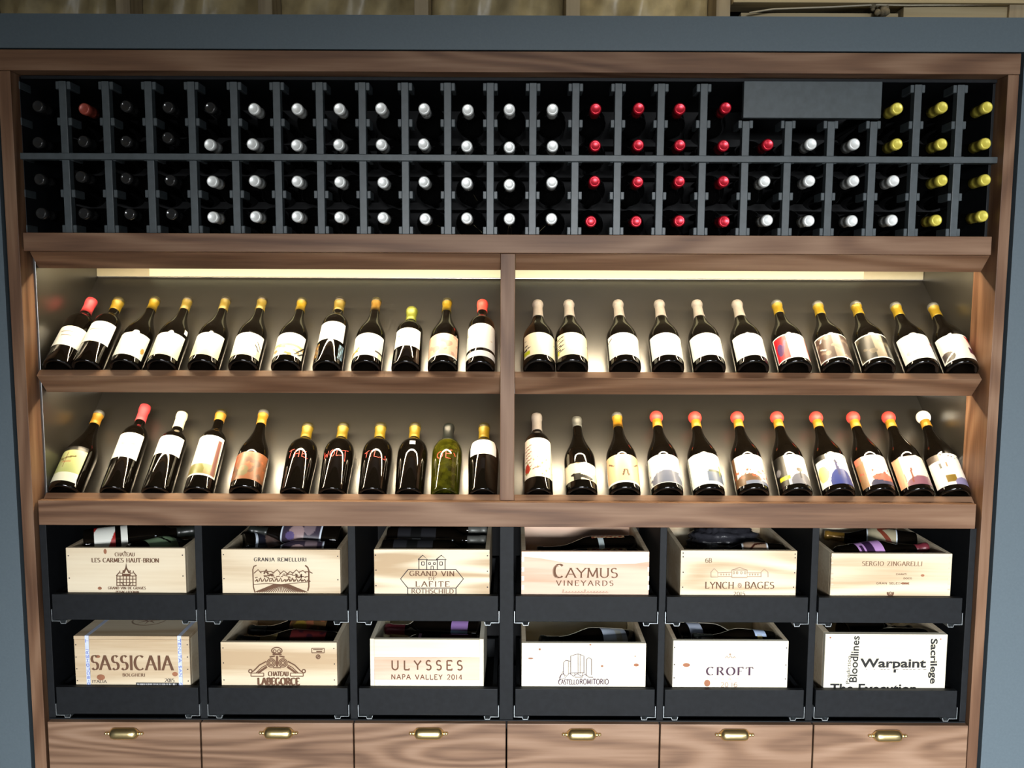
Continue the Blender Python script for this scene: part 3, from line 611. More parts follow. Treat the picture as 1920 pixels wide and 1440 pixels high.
dsp(V_, 'burgundy', 1091, 1081, 780, 'darkgrey', .032, [(.030, .088, -75, 75, [('bg', CR), ('e', .75, .9, .3, .5, W_), ('r', .30, 0, .48, .35, BK), ('l', .3, .3, .7, .1, .08, BK)], .006), (.2325, .246, -179, 179, [('bg', (.75, .6, .02))])], 0, 'dark-grey-capped burgundy bottle with torn cream label on the lower right shelf')
dsp(V_, 'burgundy', 1172, 1156, 773, 'amber', .047, [(.022, .115, -80, 80, [('bg', (.80, .60, .38)), ('l', .12, .75, .25, .62, .02, BR), ('l', .88, .75, .75, .62, .02, BR), ('l', .5, .45, .45, .25, .02, BR), ('l', .55, .45, .58, .25, .02, BR), ('r', 0, 0, 1, .06, W_)])], 0, 'amber-capped burgundy bottle with tan label of a horned animal skull', ringdark='darkgrey')
def wx(): return dict(wax=('wax_red', .0182, 0))
dsp(V_, 'burgundy', 1252, 1229, 772, 'amber', .047, [(.022, .115, -80, 80, plain+[('n', 7, .3, (.20, .22, .27), .0, .42), ('e', .5, .1, .4, .34, (.22, .24, .30)), ('b', .02, W_)])], 0, 'red-waxed burgundy bottle with grey rocks on its label, leftmost of the red-waxed', **wx())
dsp(V_, 'burgundy', 1330, 1301, 773, 'amber', .047, [(.018, .120, -80, 80, plain+[('r', .45, .1, .9, .4, (.22, .26, .33)), ('r', .5, .4, .85, .46, (.2, .22, .16)), ('l', .78, .3, .80, .62, .02, (.4, .42, .05)), ('b', .02, W_)])], 0, 'red-waxed burgundy bottle with a blue-grey building on its label', **wx())
dsp(V_, 'burgundy', 1413, 1380, 773, 'amber', .047, [(.020, .116, -80, 80, [('bg', (.82, .76, .68)), ('r', 0, 0, .10, 1, BR), ('e', .35, .15, .3, .2, (.2, .12, .06)), ('r', .3, .0, .9, .12, (.25, .28, .35)), ('n', 8, .7, (.5, .16, .08), .2, .5), ('r', .9, .1, .96, .7, RD)])], 0, 'red-waxed burgundy bottle with brown-edged label, third of the red-waxed row', **wx())
dsp(V_, 'burgundy', 1494, 1454, 773, 'amber', .047, [(.020, .116, -80, 80, [('bg', W_), ('r', 0, 0, .3, 1, BK), ('r', .08, .18, .35, .3, (.62, .58, .05)), ('e', .08, .5, .07, .12, GY), ('e', .62, .05, .28, .32, (.24, .24, .27)), ('l', .58, .2, .58, .45, .012, BK), ('e', .58, .48, .08, .07, (.2, .16, .12)), ('l', .9, .1, .97, .4, .02, (.5, .5, .1))])], 0, 'red-waxed burgundy bottle with a lone tree on its half-black label', **wx())
dsp(V_, 'burgundy', 1574, 1527, 773, 'amber', .047, [(.020, .122, -80, 80, [('bg', W_), ('e', .55, .0, .28, .5, BL), ('l', .5, .3, .48, .75, .03, (.10, .10, .22)), ('l', .42, .75, .6, .6, .012, BK), ('e', .15, .4, .14, .25, (.75, .6, .3)), ('r', 0, .85, .3, 1, BK), ('n', 9, 1.1, BK, .88, 1)])], 0, 'red-waxed burgundy bottle with a blue hill on its label', **wx())
dsp(V_, 'burgundy', 1650, 1596, 773, 'amber', .047, [(.020, .116, -80, 80, [('bg', (.84, .76, .68)), ('r', 0, 0, .22, .85, (.35, .22, .12)), ('e', .6, .0, .35, .26, (.10, .10, .16)), ('e', .6, .24, .28, .12, (.55, .22, .16)), ('n', 8, .9, (.5, .14, .1), .3, .55), ('r', .0, .8, .2, 1, (.6, .25, .18))])], 0, 'red-waxed burgundy bottle with brown left side and dark hill on its label', **wx())
dsp(V_, 'burgundy', 1722, 1662, 773, 'amber', .047, [(.020, .116, -80, 80, [('bg', (.84, .70, .60)), ('e', .6, .0, .42, .30, (.30, .16, .20)), ('l', .35, .1, .38, .55, .018, (.3, .12, .08)), ('l', .2, .1, .22, .4, .012, (.3, .12, .08)), ('r', 0, .0, .2, 1, (.75, .45, .30)), ('l', .75, .3, .78, .42, .012, (.25, .1, .1))], .004)], 0, 'red-waxed burgundy bottle with bare trees on pink ground, rightmost of the red-waxed', **wx())
dsp(V_, 'burgundy', 1790, 1727, 772, 'amber', .047, [(.020, .122, -80, 80, [('bg', (.84, .80, .74)), ('r', .0, .8, .3, 1, (.15, .12, .1)), ('r', .25, .55, .30, .7, BK), ('r', .38, .56, .42, .72, (.4, .25, .15)), ('r', .3, .1, .5, .32, (.28, .20, .05)), ('e', .75, .05, .3, .2, (.3, .28, .42)), ('n', 9, .8, (.12, .08, .08), .84, 1), ('l', .8, .6, .98, .4, .015, BR)])], 0, 'white-waxed burgundy bottle with worn village label, rightmost on the lower shelf', wax=('wax_white', .0190, 0))
HAND = {551: ([[(0, .9), (.5, 1)], [(.25, 1), (.15, 0)], [(.6, 0), (.65, .9)], [(.95, 0), (.95, .8)], [(.62, .4), (.95, .45)], [(1.5, .8), (1.2, .7), (1.2, .1), (1.7, 0)], [(1.2, .45), (1.45, .45)]]),
 623: ([[(0, .9), (.05, .1), (.25, .6), (.4, .1), (.5, .9)], arc(.9, .5, .22, .4, 90, 450, 10), [(1.35, 1), (1.3, .2), (1.8, .3)], [(1.8, .9), (2.4, 1.1)], [(2.1, 1), (2.15, -.3)]]),
 698: ([[(0, .7), (.45, .9)], [(.25, .8), (.2, .1)], [(.65, .9), (.6, .1)], [(.95, 1), (.9, .1), (1.35, 0)], [(1.35, .1), (1.8, -.1)], [(1.8, .4), (1.85, -.1)]]),
 834: ([arc(.3, .4, .25, .4, 90, 450, 10), [(.8, .9), (.8, 0), (1.2, -.1)], [(.8, .5), (1.15, .5)], [(.8, .9), (1.3, 1)], [(1.45, .7), (1.6, .3)]])}
for (rw_, kind, bpx, tpx, tpy, cap, cl, labels, spin, desc, kw) in D:
    R0 = {'burgundy': .0414, 'bordeaux': .0372, 'tapered': .0364}[kind]
    rs_ = {('burgundy', 0): .92 if bpx < 950 else .98, ('burgundy', 1): .98}.get((kind, rw_), 1.0); kw['rs'] = rs_
    labels = [((lb[0]*.80-.002, lb[1]*.80-.002) if rw_ == 0 else (lb[0]*.94-.004, lb[1]*.94-.004))+tuple(lb[2:]) if lb[0] < .2 else lb for lb in labels]
    Pp = off(P1 if rw_ == 0 else P2, .0012, R0*rs_+.0006)
    bp = at(bpx, 690 if rw_ == 0 else 925, Pp[0]); bp = Vector((bp.x, Pp[0], Pp[1]))
    d = ray(tpx, tpy); nrm = Vector((0, -sn, cs)); pt = Vector((0, Pp[0], Pp[1]))
    t = (pt-CAM).dot(nrm)/d.dot(nrm); tp = CAM+d*t
    # the pixel marks the top rim as seen: bring back by a rim radius
    tp = tp-(tp-bp).normalized()*0.010
    r_, P_, L_ = bottle('wine_bottle', desc, 'bottle', 'display bottles on the %s shelf' % ('upper' if rw_ == 0 else 'lower'), kind, bp, tp, cap, cl, labels, spin, **kw)
    print('BOT', bpx, kind, round(L_, 3))
    if bpx in HAND and kind == 'tapered':
        bm = bmesh.new()
        st_ = HAND[bpx]; mx = max(p[0] for s_ in st_ for p in s_)
        for s_ in st_:
            pts = []
            for (a, b) in zip(s_, s_[1:]):
                for i in range(5): pts.append((a[0]+(b[0]-a[0])*i/5, a[1]+(b[1]-a[1])*i/5))
            pts.append(s_[-1]); rows_ = []
            for i, p in enumerate(pts):
                a, b = pts[max(0, i-1)], pts[min(len(pts)-1, i+1)]
                dx, dy = b[0]-a[0], b[1]-a[1]; l = math.hypot(dx, dy) or 1; nx, ny = -dy/l*.029, dx/l*.029
                rr = []
                for sg in (-1, 1):
                    u, v = p[0]+sg*nx, p[1]+sg*ny
                    z = .094+v*.025; r = rad_at(P_, z)+.0005; ang = rad(-90)+(u-mx/2)*.028/r*(1.0 if mx > 2 else 1.15)
                    rr.append(bm.verts.new((r*math.cos(ang), r*math.sin(ang), z)))
                rows_.append(rr)
            for a, b in zip(rows_, rows_[1:]): bm.faces.new([a[0], b[0], b[1], a[1]])
        frombm('handwriting', bm, redink, r_, local=True)

# ------------------------------------------------------------------ lower cabinet: pull-out trays, drawers
cab = thing('tray_cabinet', 'black cabinet carcass with twelve tray openings beneath the display shelves', 'cabinet', (0, .02, Z(1352, .02)))
Yd = .016
ztr = Z(988, Yd); zbt = Z(1352, Yd)
def dv(px0, px1, nm='partition'):
    x0, x1 = at(px0, 1140, Yd).x, at(px1, 1140, Yd).x
    box(nm, x0, x1, Yd, YB, zbt, zfb0-.0005, black, cab)
cabx0, cabx1 = at(81, 1140, Yd).x, at(1823, 1140, Yd).x
dv(81, 94, 'side_panel'); dv(1811, 1823, 'side_panel')
DV = [(368.5, 382), (654.5, 667.5), (938, 963), (1238, 1247.5), (1520, 1532.5)]
DV = [(369, 383), (654, 668), (937, 963), (1235, 1248), (1518, 1531)]
for a, b in DV: dv(a, b)
box('back_panel', cabx0, cabx1, YB, YB+.01, zbt, zfb0, void, cab, bev=0)
box('bottom_panel', cabx0, cabx1, .02, YB, zbt-.018, zbt, black, cab, bev=0)
def slide(name, x, z, s, parent, yf=.004):
    """folded metal runner profile seen end-on, s=+1 opens to the right"""
    bm = bmesh.new(); t = .0016
    pts = [(0, .030), (0, 0), (.020, 0), (.022, -.006), (.034, -.006), (.036, .002)]
    L_ = []
    for i, p in enumerate(pts):
        a = pts[max(0, i-1)]; b = pts[min(len(pts)-1, i+1)]
        dx, dz = b[0]-a[0], b[1]-a[1]; l = math.hypot(dx, dz); L_.append((-dz/l*t/2, dx/l*t/2))
    fr = []
    for yy in (yf, yf+.30):
        fr.append([[bm.verts.new((x+s*(p[0]+q*n[0]), yy, z+p[1]+q*n[1])) for p, n in zip(pts, L_)] for q in (-1, 1)])
    for i in range(len(pts)-1):
        for q in (0, 1): bm.faces.new([fr[0][q][i], fr[0][q][i+1], fr[1][q][i+1], fr[1][q][i]])
        bm.faces.new([fr[0][0][i], fr[0][0][i+1], fr[0][1][i+1], fr[0][1][i]])
    bmesh.ops.recalc_face_normals(bm, faces=bm.faces[:])
    return frombm(name, bm, steel, parent)
Yt0 = .004
COL = ['first', 'second', 'third', 'fourth', 'fifth', 'sixth']
TR = {0: [(98, 366), (387, 651), (671, 934), (966.5, 1232), (1250, 1515), (1535, 1804)],
      1: [(106, 372), (391, 652), (673, 933), (966, 1227.5), (1246.5, 1507), (1529, 1794)]}
ZT = {0: (Z(1118, Yt0), Z(1165.5, Yt0)), 1: (Z(1292, Yt0), Z(1342, Yt0))}
trays = {}
for r_ in (0, 1):
    zt1, zt0 = ZT[r_]
    for c_ in range(6):
        a, b = TR[r_][c_]; x0, x1 = at(a, 1140 if r_ == 0 else 1316, Yt0).x, at(b, 1140 if r_ == 0 else 1316, Yt0).x
        t = thing('pullout_tray', 'black pull-out tray in the %s row, %s column from the left' % ('upper' if r_ == 0 else 'lower', COL[c_]), 'tray', ((x0+x1)/2, Yt0, zt0), 'black pull-out trays')
        box('front_panel', x0, x1, Yt0, Yt0+.014, zt0, zt1, black, t)
        box('base_panel', x0+.003, x1-.003, Yt0+.0142, .335, zt0+.004, zt0+.012, black, t, bev=0)
        for xa in (x0+.003, x1-.013): box('side_panel', xa, xa+.010, Yt0+.0142, .335, zt0+.0122, zt1-.004, black, t, bev=0)
        box('back_panel', x0+.0135, x1-.0135, .325, .335, zt0+.0122, zt1-.004, black, t, bev=0)
        slide('slide_runner', x0-.0022, zt0-.0035, 1, t); slide('slide_runner', x1+.0022, zt0-.0035, -1, t)
        trays[(r_, c_)] = (x0, x1, zt0, zt1)
# loose wood shavings / plastic film under the lower trays are dull streaks of reflected light: a rail plate
o = box('trim_5', cabx0+.002, cabx1-.002, .012, .020, zbt+.0002, zbt+.0045, black, None); o['kind'] = 'structure'
# drawers
DR = [(92, 376), (379, 662.3), (665, 948), (951, 1235), (1238, 1522), (1525, 1812.5)]
zd1 = Z(1356.5, .0); 
HX = [(195, 1378), (488, 1376), (770.5, 1378), (1058, 1379.5), (1344, 1380), (1633, 1383)]
HP = [(230, 1378), (520.5, 1377), (803, 1378), (1091, 1380), (1379, 1380.5), (1667, 1382.5)]
for c_ in range(6):
    x0, x1 = at(DR[c_][0], 1400, 0).x, at(DR[c_][1], 1400, 0).x
    d = thing('drawer', 'walnut drawer with brass cup pull, %s from the left along the bottom' % COL[c_], 'drawer', ((x0+x1)/2, 0, .30), 'walnut drawers along the bottom')
    box('front_panel', x0, x1, -.002, .017, .30, zd1, walD, d, bev=.0016)
    bm = bmesh.new()
    addbox(bm, x0+.01, x0+.02, .0172, .33, .32, zd1-.03); addbox(bm, x1-.02, x1-.01, .0172, .33, .32, zd1-.03); addbox(bm, x0+.02, x1-.02, .0172, .33, .32, .33); addbox(bm, x0+.02, x1-.02, .32, .33, .33, zd1-.03)
    frombm('drawer_box', bm, black, d)
    hc = at(HP[c_][0], HP[c_][1], -.012)
    # cup pull: faceted barrel with domed ends
    bm = bmesh.new(); prof = [(-.0335, .004), (-.030, .0075), (-.0265, .0112), (-.0215, .0126), (-.012, .0128), (.012, .0128), (.0215, .0126), (.0265, .0112), (.030, .0075), (.0335, .004)]
    rings = []
    for xx, r in prof:
        ring = []
        for k in range(13):
            a = rad(100+k*(300-100)/12)   # open at the back/bottom
            ring.append(bm.verts.new((hc.x+xx*1.15, -.0022+(-.0)+min(0, -.000)+r*1.35*min(math.cos(a), .0), hc.z+r*1.22*math.sin(a))))
        rings.append(ring)
    for a, b in zip(rings, rings[1:]):
        for k in range(12): bm.faces.new([a[k], a[k+1], b[k+1], b[k]])
    bm.faces.new(rings[0]); bm.faces.new(rings[-1][::-1])
    bmesh.ops.recalc_face_normals(bm, faces=bm.faces[:])
    hnd = frombm('handle', bm, brass, d, smooth=False)
    hnd['label'] = 'polished brass cup pull'
    for f_ in hnd.data.polygons: f_.use_smooth = True
    for s in (-1, 1):
        bm = bmesh.new(); bmesh.ops.create_uvsphere(bm, u_segments=14, v_segments=8, radius=.0042, matrix=Matrix.Translation((hc.x+s*.0455, -.005, hc.z)))
        bmesh.ops.create_cone(bm, cap_ends=True, segments=12, radius1=.0060, radius2=.0026, depth=.010, matrix=Matrix.Translation((hc.x+s*.0400, -.005, hc.z)) @ Matrix.Rotation(s*math.pi/2, 4, 'Y'))
        frombm('finial', bm, brass, hnd, smooth=True)
pb = box('plinth', cabx0, cabx1, .02, .34, .0, .297, black, None); tag(pb, 'black plinth under the row of walnut drawers', 'plinth')
fb = box('drawer_rail', cabx0, cabx1, .0185, .034, .52, zbt-.0182, black, cab, bev=0)

# ------------------------------------------------------------------ crates
Yc = .0215
def crate(r_, c_, px0, px1, ytop, m, label, depth=.285, lid=False, planks=None, wt=.011, nails=None, capend=None, msd=None):
    pyc = (ytop+(1112 if r_ == 0 else 1288))/2
    x0, x1 = at(px0, pyc, Yc).x, at(px1, pyc, Yc).x
    tz = trays[(r_, c_)][2]+.0125
    z1 = Z(ytop, Yc, (px0+px1)/2)
    t = thing('wooden_crate', label, 'crate', ((x0+x1)/2, Yc, tz), 'wooden wine crates in the pull-out trays')
    wd_ = msd or pineZ
    if planks:
        zs_ = [Z(p, Yc, (px0+px1)/2) for p in planks[0]]+[tz]
        for k in range(len(zs_)-1):
            box('front_board', x0+wt, x1-wt, Yc, Yc+wt, zs_[k+1]+.0002, zs_[k], planks[1][k], t, bev=.0006)
        for xa in (x0, x1-wt): box('side_panel', xa, xa+wt-.0002, Yc, Yc+depth, tz, z1, pinecream, t)
    else:
        box('front_panel', x0, x1, Yc, Yc+wt, tz, z1, m, t)
        for xa in (x0, x1-wt): box('side_panel', xa, xa+wt, Yc+wt+.0002, Yc+depth, tz, z1, wd_, t)
    box('back_panel', x0+wt+.0002, x1-wt-.0002, Yc+depth-wt, Yc+depth, tz, z1, m, t)
    box('base_panel', x0+wt+.0002, x1-wt-.0002, Yc+wt+.0002, Yc+depth-wt-.0002, tz, tz+.008, pineZ, t, bev=0)
    if lid: 
        box('lid', x0-.0005, x1+.0005, Yc-.0005, Yc+depth, z1+.0003, z1+.0095, pine[0], t)
    if nails:
        bm = bmesh.new()
        for (nx, ny) in nails:
            p = at(nx, ny, Yc-.0004); bmesh.ops.create_circle(bm, cap_ends=True, segments=8, radius=.0017, matrix=Matrix.Translation((p.x, Yc-.0004, p.z)) @ Matrix.Rotation(math.pi/2, 4, 'X'))
        o = frombm('nail_heads', bm, inkd, t); o['kind'] = 'stuff'
    return t, x0, x1, tz, z1
YI = Yc-.0005
def knots(t, lst):
    for (kx, ky, rx, ry) in lst:
        p = at(kx, ky, YI); bm = bmesh.new()
        bmesh.ops.create_circle(bm, cap_ends=True, segments=14, radius=1, matrix=Matrix.Translation((p.x, YI+.0002, p.z)) @ Matrix.Rotation(math.pi/2, 4, 'X') @ Matrix.Diagonal((rx*.00132, ry*.00132, 1, 1)))
        frombm('wood_knot', bm, knotm, t)
def put(t, name, groups, m=ink):
    if name in ('lettering', 'small_print'): return [ribbons(name, g, YI, m, t) for g in groups]
    L_ = []
    for g in groups: L_ += g
    return ribbons(name, L_, YI, m, t)
T = lambda *a, **k: ptext(*a, YI, **k)
def Pn(pts, w=1.2): return [pl(pts, YI, w)]
def rectp(x0, y0, x1, y1, w=1.1): return Pn([(x0, y0), (x1, y0)], w)+Pn([(x1, y0), (x1, y1)], w)+Pn([(x1, y1), (x0, y1)], w)+Pn([(x0, y1), (x0, y0)], w)

# 1
t1, *g1 = crate(0, 0, 125, 348, 1027.5, pine[0], 'pale pine crate with a domed mansion emblem, first in the upper row', nails=[(128, 1042), (130, 1084), (342, 1041), (343, 1080)])
put(t1, 'lettering', [T('CHATEAU', 234, 1043, 6.5, 37, thick=.17), Pn([(232, 1036), (234, 1033.5), (236, 1036)], 1), T('LES CARMES HAUT-BRION', 235, 1054.5, 7.5, 126, thick=.19), T('GRAND VIN DE GRAVES', 238, 1105, 4.6, 71, thick=.2), T('PESSAC-LEOGNAN', 239, 1112, 4, 43, thick=.2)])
b_ = []
for x in (219, 225, 231, 237, 243, 249, 255): b_ += Pn([(x, 1098), (x, 1080)], 1.2)
for y in (1080, 1086, 1092, 1098): b_ += Pn([(218.5, y), (256, y)], 1.1)
b_ += Pn([(218, 1080), (223, 1074), (230, 1075), (236, 1065), (236.5, 1056), (237, 1065), (244, 1075), (251, 1074), (256, 1080)], 1.5)
b_ += Pn([(224, 1073), (225, 1070)])+Pn([(230, 1075), (231, 1069)])+Pn([(244, 1075), (244, 1069)])+Pn([(250, 1073), (250, 1070)])
b_ += Pn(arc(237, 1091, 9, 7, 0, 180, 10), 1)+Pn([(232, 1074), (237, 1066), (242, 1074)], 2.5)+Pn([(229, 1078), (245, 1078)], 3)
put(t1, 'emblem', [b_])
knots(t1, [(197, 1034, 3, 5), (187, 1103, 4, 3)])
# 2
t2, *_ = crate(0, 1, 416, 638, 1030.5, pine[2], 'pale pine crate with an engraved vineyard landscape, second in the upper row', nails=[(419, 1040), (420, 1085), (633, 1043), (633.5, 1087)])
put(t2, 'lettering', [T('GRANJA REMELLURI', 525.5, 1052.5, 6.5, 98, thick=.19, space=.22)], inkd)
e_ = []
rn = random.Random(3)
e_ += Pn([(478, 1111), (475, 1100), (474, 1068), (476, 1062), (481, 1060)], 1.6)+Pn([(572, 1060), (577, 1064), (579, 1070), (579, 1100), (577, 1108)], 2)
for k in range(9): e_ += Pn([(476+k*12, 1075-3*math.sin(k)), (484+k*12, 1070-2*math.cos(k*2)), (490+k*12, 1075)], 1.3)
for k in range(46):
    x = 476+rn.random()*100; y = 1076+rn.random()*12; e_ += Pn([(x, y), (x+2+rn.random()*5, y-1+rn.random()*2.5)], 1.1)
for k in range(14):
    x = 478+k*7.5; e_ += Pn([(x, 1090), (x+3, 1088-rn.random()*5), (x+6, 1091)], 1.6)
e_ += Pn([(495, 1076), (499, 1068), (503, 1077)], 2.5)+Pn([(555, 1084)]+arc(560, 1077, 5, 6, 180, 0, 8)+[(565, 1085)], 1.5)
for k in range(24):
    e_ += Pn([(527+(k-11.5)*1.2, 1096), (527+(k-11.5)*4.3, 1110.5)], 1.2)
e_ += Pn([(476, 1096), (500, 1094), (527, 1096), (578, 1091)], .9)
put(t2, 'engraving', [e_])
# 3
t3, *_ = crate(0, 2, 701.5, 918, 1030.5, pine[1], 'grained pine crate with a two-towered house over an outlined banner, third upper row', nails=[(704, 1041), (705, 1069), (705, 1098), (914, 1042), (914, 1071), (914, 1101)])
put(t3, 'lettering', [T('GRAND VIN', 810, 1080, 8.8, 84, thick=.17, space=.14), T('DE', 810.5, 1087.5, 5, 14, thick=.17), T('LAFITE', 811, 1100, 9.4, 64, thick=.17, space=.2), T('ROTHSCHILD', 811, 1112.5, 8, 79, thick=.16)])
b_ = []
b_ += Pn([(765, 1068), (855, 1068)])+Pn([(765, 1068), (751, 1085.5), (764.5, 1102.5)])+Pn([(855, 1068), (869, 1085.5), (855, 1102.5)])+Pn([(764.5, 1102.5), (855, 1102.5)])+Pn([(764.5, 1102.5), (764.5, 1114)])+Pn([(855, 1102.5), (855, 1114)])
for x in (785.5, 800, 820, 834.5): b_ += Pn([(x, 1049), (x, 1068)])
b_ += Pn([(784, 1049), (792.5, 1041), (802, 1049), (784, 1049)])+Pn([(818, 1049), (827.5, 1041), (837, 1049), (818, 1049)])+Pn([(800, 1050), (820, 1050)])
b_ += rectp(790.5, 1053.5, 795.5, 1059.5, 1)+rectp(824.5, 1053.5, 829.5, 1059.5, 1)+rectp(803.5, 1055, 807.5, 1058.5, .9)+rectp(812.5, 1055, 816.5, 1058.5, .9)+rectp(808, 1061.5, 812.5, 1068, .9)
put(t3, 'emblem', [b_], inkd)
# 4
t4, x40, x41, z40, z41 = crate(0, 3, 977.5, 1217, 1034, pinepink, 'pinkish wood crate with a cream band along its top, fourth in the upper row')
pts = [(978.3, 1034.6), (1216.2, 1034.6), (1215.8, 1053), (1190, 1057), (1130, 1058.5), (1060, 1055), (1015, 1047), (978.6, 1043.5)]
o = poly('sapwood_band', [(at(x, y, YI).x, at(x, y, YI).z) for x, y in pts], YI+.0002, pinecream, t4)
put(t4, 'lettering', [T('C', 1047.5, 1083, 24, 19, thick=.17, thin=.05), T('AYMUS', 1109.5, 1083, 17, 98, thick=.13, thin=.05, space=.06), T('VINEYARDS', 1096.5, 1098, 9, 107, thick=.16, space=.30)])
sc_ = []
x = 1054
for k in range(15):
    h = 6 if k in (0, 7) else 2.6
    sc_ += Pn([(x, 1112), (x+2, 1111-h), (x+3.3, 1111.5-h), (x+2, 1112), (x+5.4, 1111)], .7); x += 5.8
put(t4, 'script', [sc_, T('C', 1042, 1083, 22, 12, thick=.06, thin=.03)], inkl)
for k, y in enumerate((1044, 1063, 1080, 1097)):
    for px in (977.8, 1214.2):
        bm = bmesh.new(); p = at(px, y, YI); q = at(px+5, y+9, YI); addbox(bm, p.x+(.0003 if px < 1000 else 0), q.x-(.003 if px > 1200 else 0), YI+.0001, YI+.0004, q.z, p.z); frombm('finger_joint', bm, pinecream, t4)
# 5
t5, *_ = crate(0, 4, 1276, 1493.5, 1032.5, pine[3], 'pine crate with a drawing of long low buildings, fifth in the upper row', nails=[(1281, 1037), (1281, 1044), (1281, 1073), (1280, 1101), (1491, 1039), (1491, 1046), (1490, 1074), (1488, 1101)])
put(t5, 'lettering', [T('6B', 1328.5, 1055, 8, 12, thick=.13), T('LYNCH', 1349, 1103.5, 12, 54, thick=.14), T('BAGES', 1424, 1103.5, 12, 55, thick=.14), T('2015', 1386, 1117, 7, 22, thick=.13)])
b_ = Pn([(1333, 1082), (1333, 1073), (1339, 1066), (1346, 1073), (1346, 1082), (1333, 1082)], 1)+Pn([(1346, 1074), (1372, 1073)], .8)+Pn([(1346, 1081), (1372, 1081)], .8)
b_ += Pn([(1372, 1083), (1372, 1069), (1387, 1064), (1401, 1069), (1401, 1083), (1372, 1083)], 1)+Pn([(1372, 1069), (1401, 1069)], .8)+Pn([(1401, 1074), (1427, 1074)], .8)+Pn([(1401, 1081), (1427, 1081)], .8)
b_ += Pn([(1427, 1082), (1427, 1073), (1433, 1067), (1440, 1073), (1440, 1082)], 1)
for x in (1352, 1357, 1362, 1367, 1406, 1411, 1416, 1421): b_ += rectp(x-.8, 1076, x+.8, 1078.5, .7)
for x in (1376, 1382, 1390, 1397): b_ += rectp(x-1.4, 1072, x+1.4, 1076, .8)
put(t5, 'emblem', [b_, Pn(arc(1387, 1098, 3, 4, 0, 360, 8), 1.4)+Pn([(1384, 1094), (1390, 1102)], 1)], inkl)
# 6
t6, *_ = crate(0, 5, 1558, 1784, 1038, pine[2], 'bright pine crate with finger joints and a small rosette, sixth in the upper row', nails=None)
put(t6, 'lettering', [T('SERGIO ZINGARELLI', 1673, 1061, 8, 113, thick=.12, thin=.04, space=.16)], ink)
put(t6, 'small_print', [T('CHIANTI', 1690, 1078, 2.6, 20, thick=.2, serif=False), T('GRAN SELEZIONE', 1674, 1095.5, 3.4, 62, thick=.18, serif=False), T('DOCG', 1702, 1086, 2.6, 16, thick=.2, serif=False), Pn(arc(1669.5, 1112, 5, 5, -20, 200, 12), 2.6), Pn(arc(1669.5, 1112, 2, 2, 0, 360, 8), 1.2)], ink)
for k in range(7):
    for px in (1558.6, 1779.5):
        bm = bmesh.new(); p = at(px-k*.4*(1 if px > 1700 else -0), 1044+k*10, YI); q = at(px+4-k*.4*(1 if px > 1700 else 0), 1044+k*10+3, YI); addbox(bm, p.x, q.x, YI+.0001, YI+.0004, q.z, p.z); frombm('finger_joint', bm, pinepink, t6)
knots(t6, [(1730, 1079, 3.5, 2.5), (1697, 1094, 8, 2)])
# 7 closed crate with straps
t7, x0, x1, z0, z1 = crate(1, 0, 140.5, 356, 1199.5, pine[0], 'closed pine crate tied with two blue and white straps, first in the lower row', lid=True, depth=.30, nails=[(142, 1209), (142.5, 1232), (144, 1254), (145, 1276), (351, 1209), (351.5, 1232), (352, 1255), (353, 1277)])
put(t7, 'lettering', [T('SASSICAIA', 247.5, 1256, 26, 153, thick=.15, thin=.035, space=.10), T('BOLGHERI', 251, 1268.5, 5.5, 42, thick=.2, space=.2)], ink)
put(t7, 'small_print', [T('ITALIA', 186.5, 1280.5, 5, 27, thick=.17), T('2015', 318, 1279, 6.5, 18, thick=.16)], inkd)
knots(t7, [(189, 1270, 8, 6), (328, 1264, 5.5, 4.5), (183, 1231, 5, 3)])
bm = bmesh.new(); rn = random.Random(5)
for k in range(30):
    xx = 257+k*2.5; a = at(xx, 1281.5, YI); b = at(xx+(.8+rn.random()*1.2), 1286, YI); addbox(bm, a.x, b.x, YI-.0003, YI, b.z, a.z)
p_, q_ = at(255, 1280, YI), at(342, 1287, YI)
o = box('barcode_sticker', p_.x, q_.x, YI-.0001, YI+.0003, q_.z, p_.z, inkbk, t7, bev=0)
frombm('bar', bm, mat('sticker_white', (.8, .8, .8), .6, noise=.05), o)
zt7 = z1+.0102
for (sxp, sgn) in ((165, 1), (338, -1)):
    sx0 = at(sxp-3.6, 1240, YI).x; sx1 = at(sxp+3.6, 1240, YI).x
    bm = bmesh.new(); addbox(bm, sx0, sx1, YI-.0014, YI-.0004, z0, zt7); addbox(bm, sx0, sx1, YI-.0014, Yc+.30, zt7, zt7+.0008)
    st = frombm('strap', bm, strapm, t7)
    L_ = []
    txt = 'GUIDO-BOLGHERI  T' if sgn > 0 else 'TENUTA SAN  GUIDO'
    h = (sx1-sx0)*.62; cxs = (sx0+sx1)/2
    if sgn > 0: mp = lambda u, v, c=cxs, h=h: (c+h/2-v, z0+.012+u)
    else: mp = lambda u, v, c=cxs, h=h: (c-h/2+v, zt7-.006-u)
    L_ = text_lines(txt, mp, h, zt7-z0-.02, thick=.2, thin=.09)
    ribbons('strap_print', L_, YI-.0016, strapb, st)
bm = bmesh.new()   # circle emblem drawn on the lid
cxl = at(276, 1180, Yc+.09).x; 
for rr in (.036, .034):
    n = 40
    for k in range(n):
        a0, a1 = 2*math.pi*k/n, 2*math.pi*(k+1)/n
        q = [(cxl+r2*math.cos(a)*1.2, Yc+.105+r2*math.sin(a), zt7-.0005+.0001) for r2, a in ((rr, a0), (rr+.0009, a0), (rr+.0009, a1), (rr, a1))]
        bm.faces.new([bm.verts.new(v) for v in q])
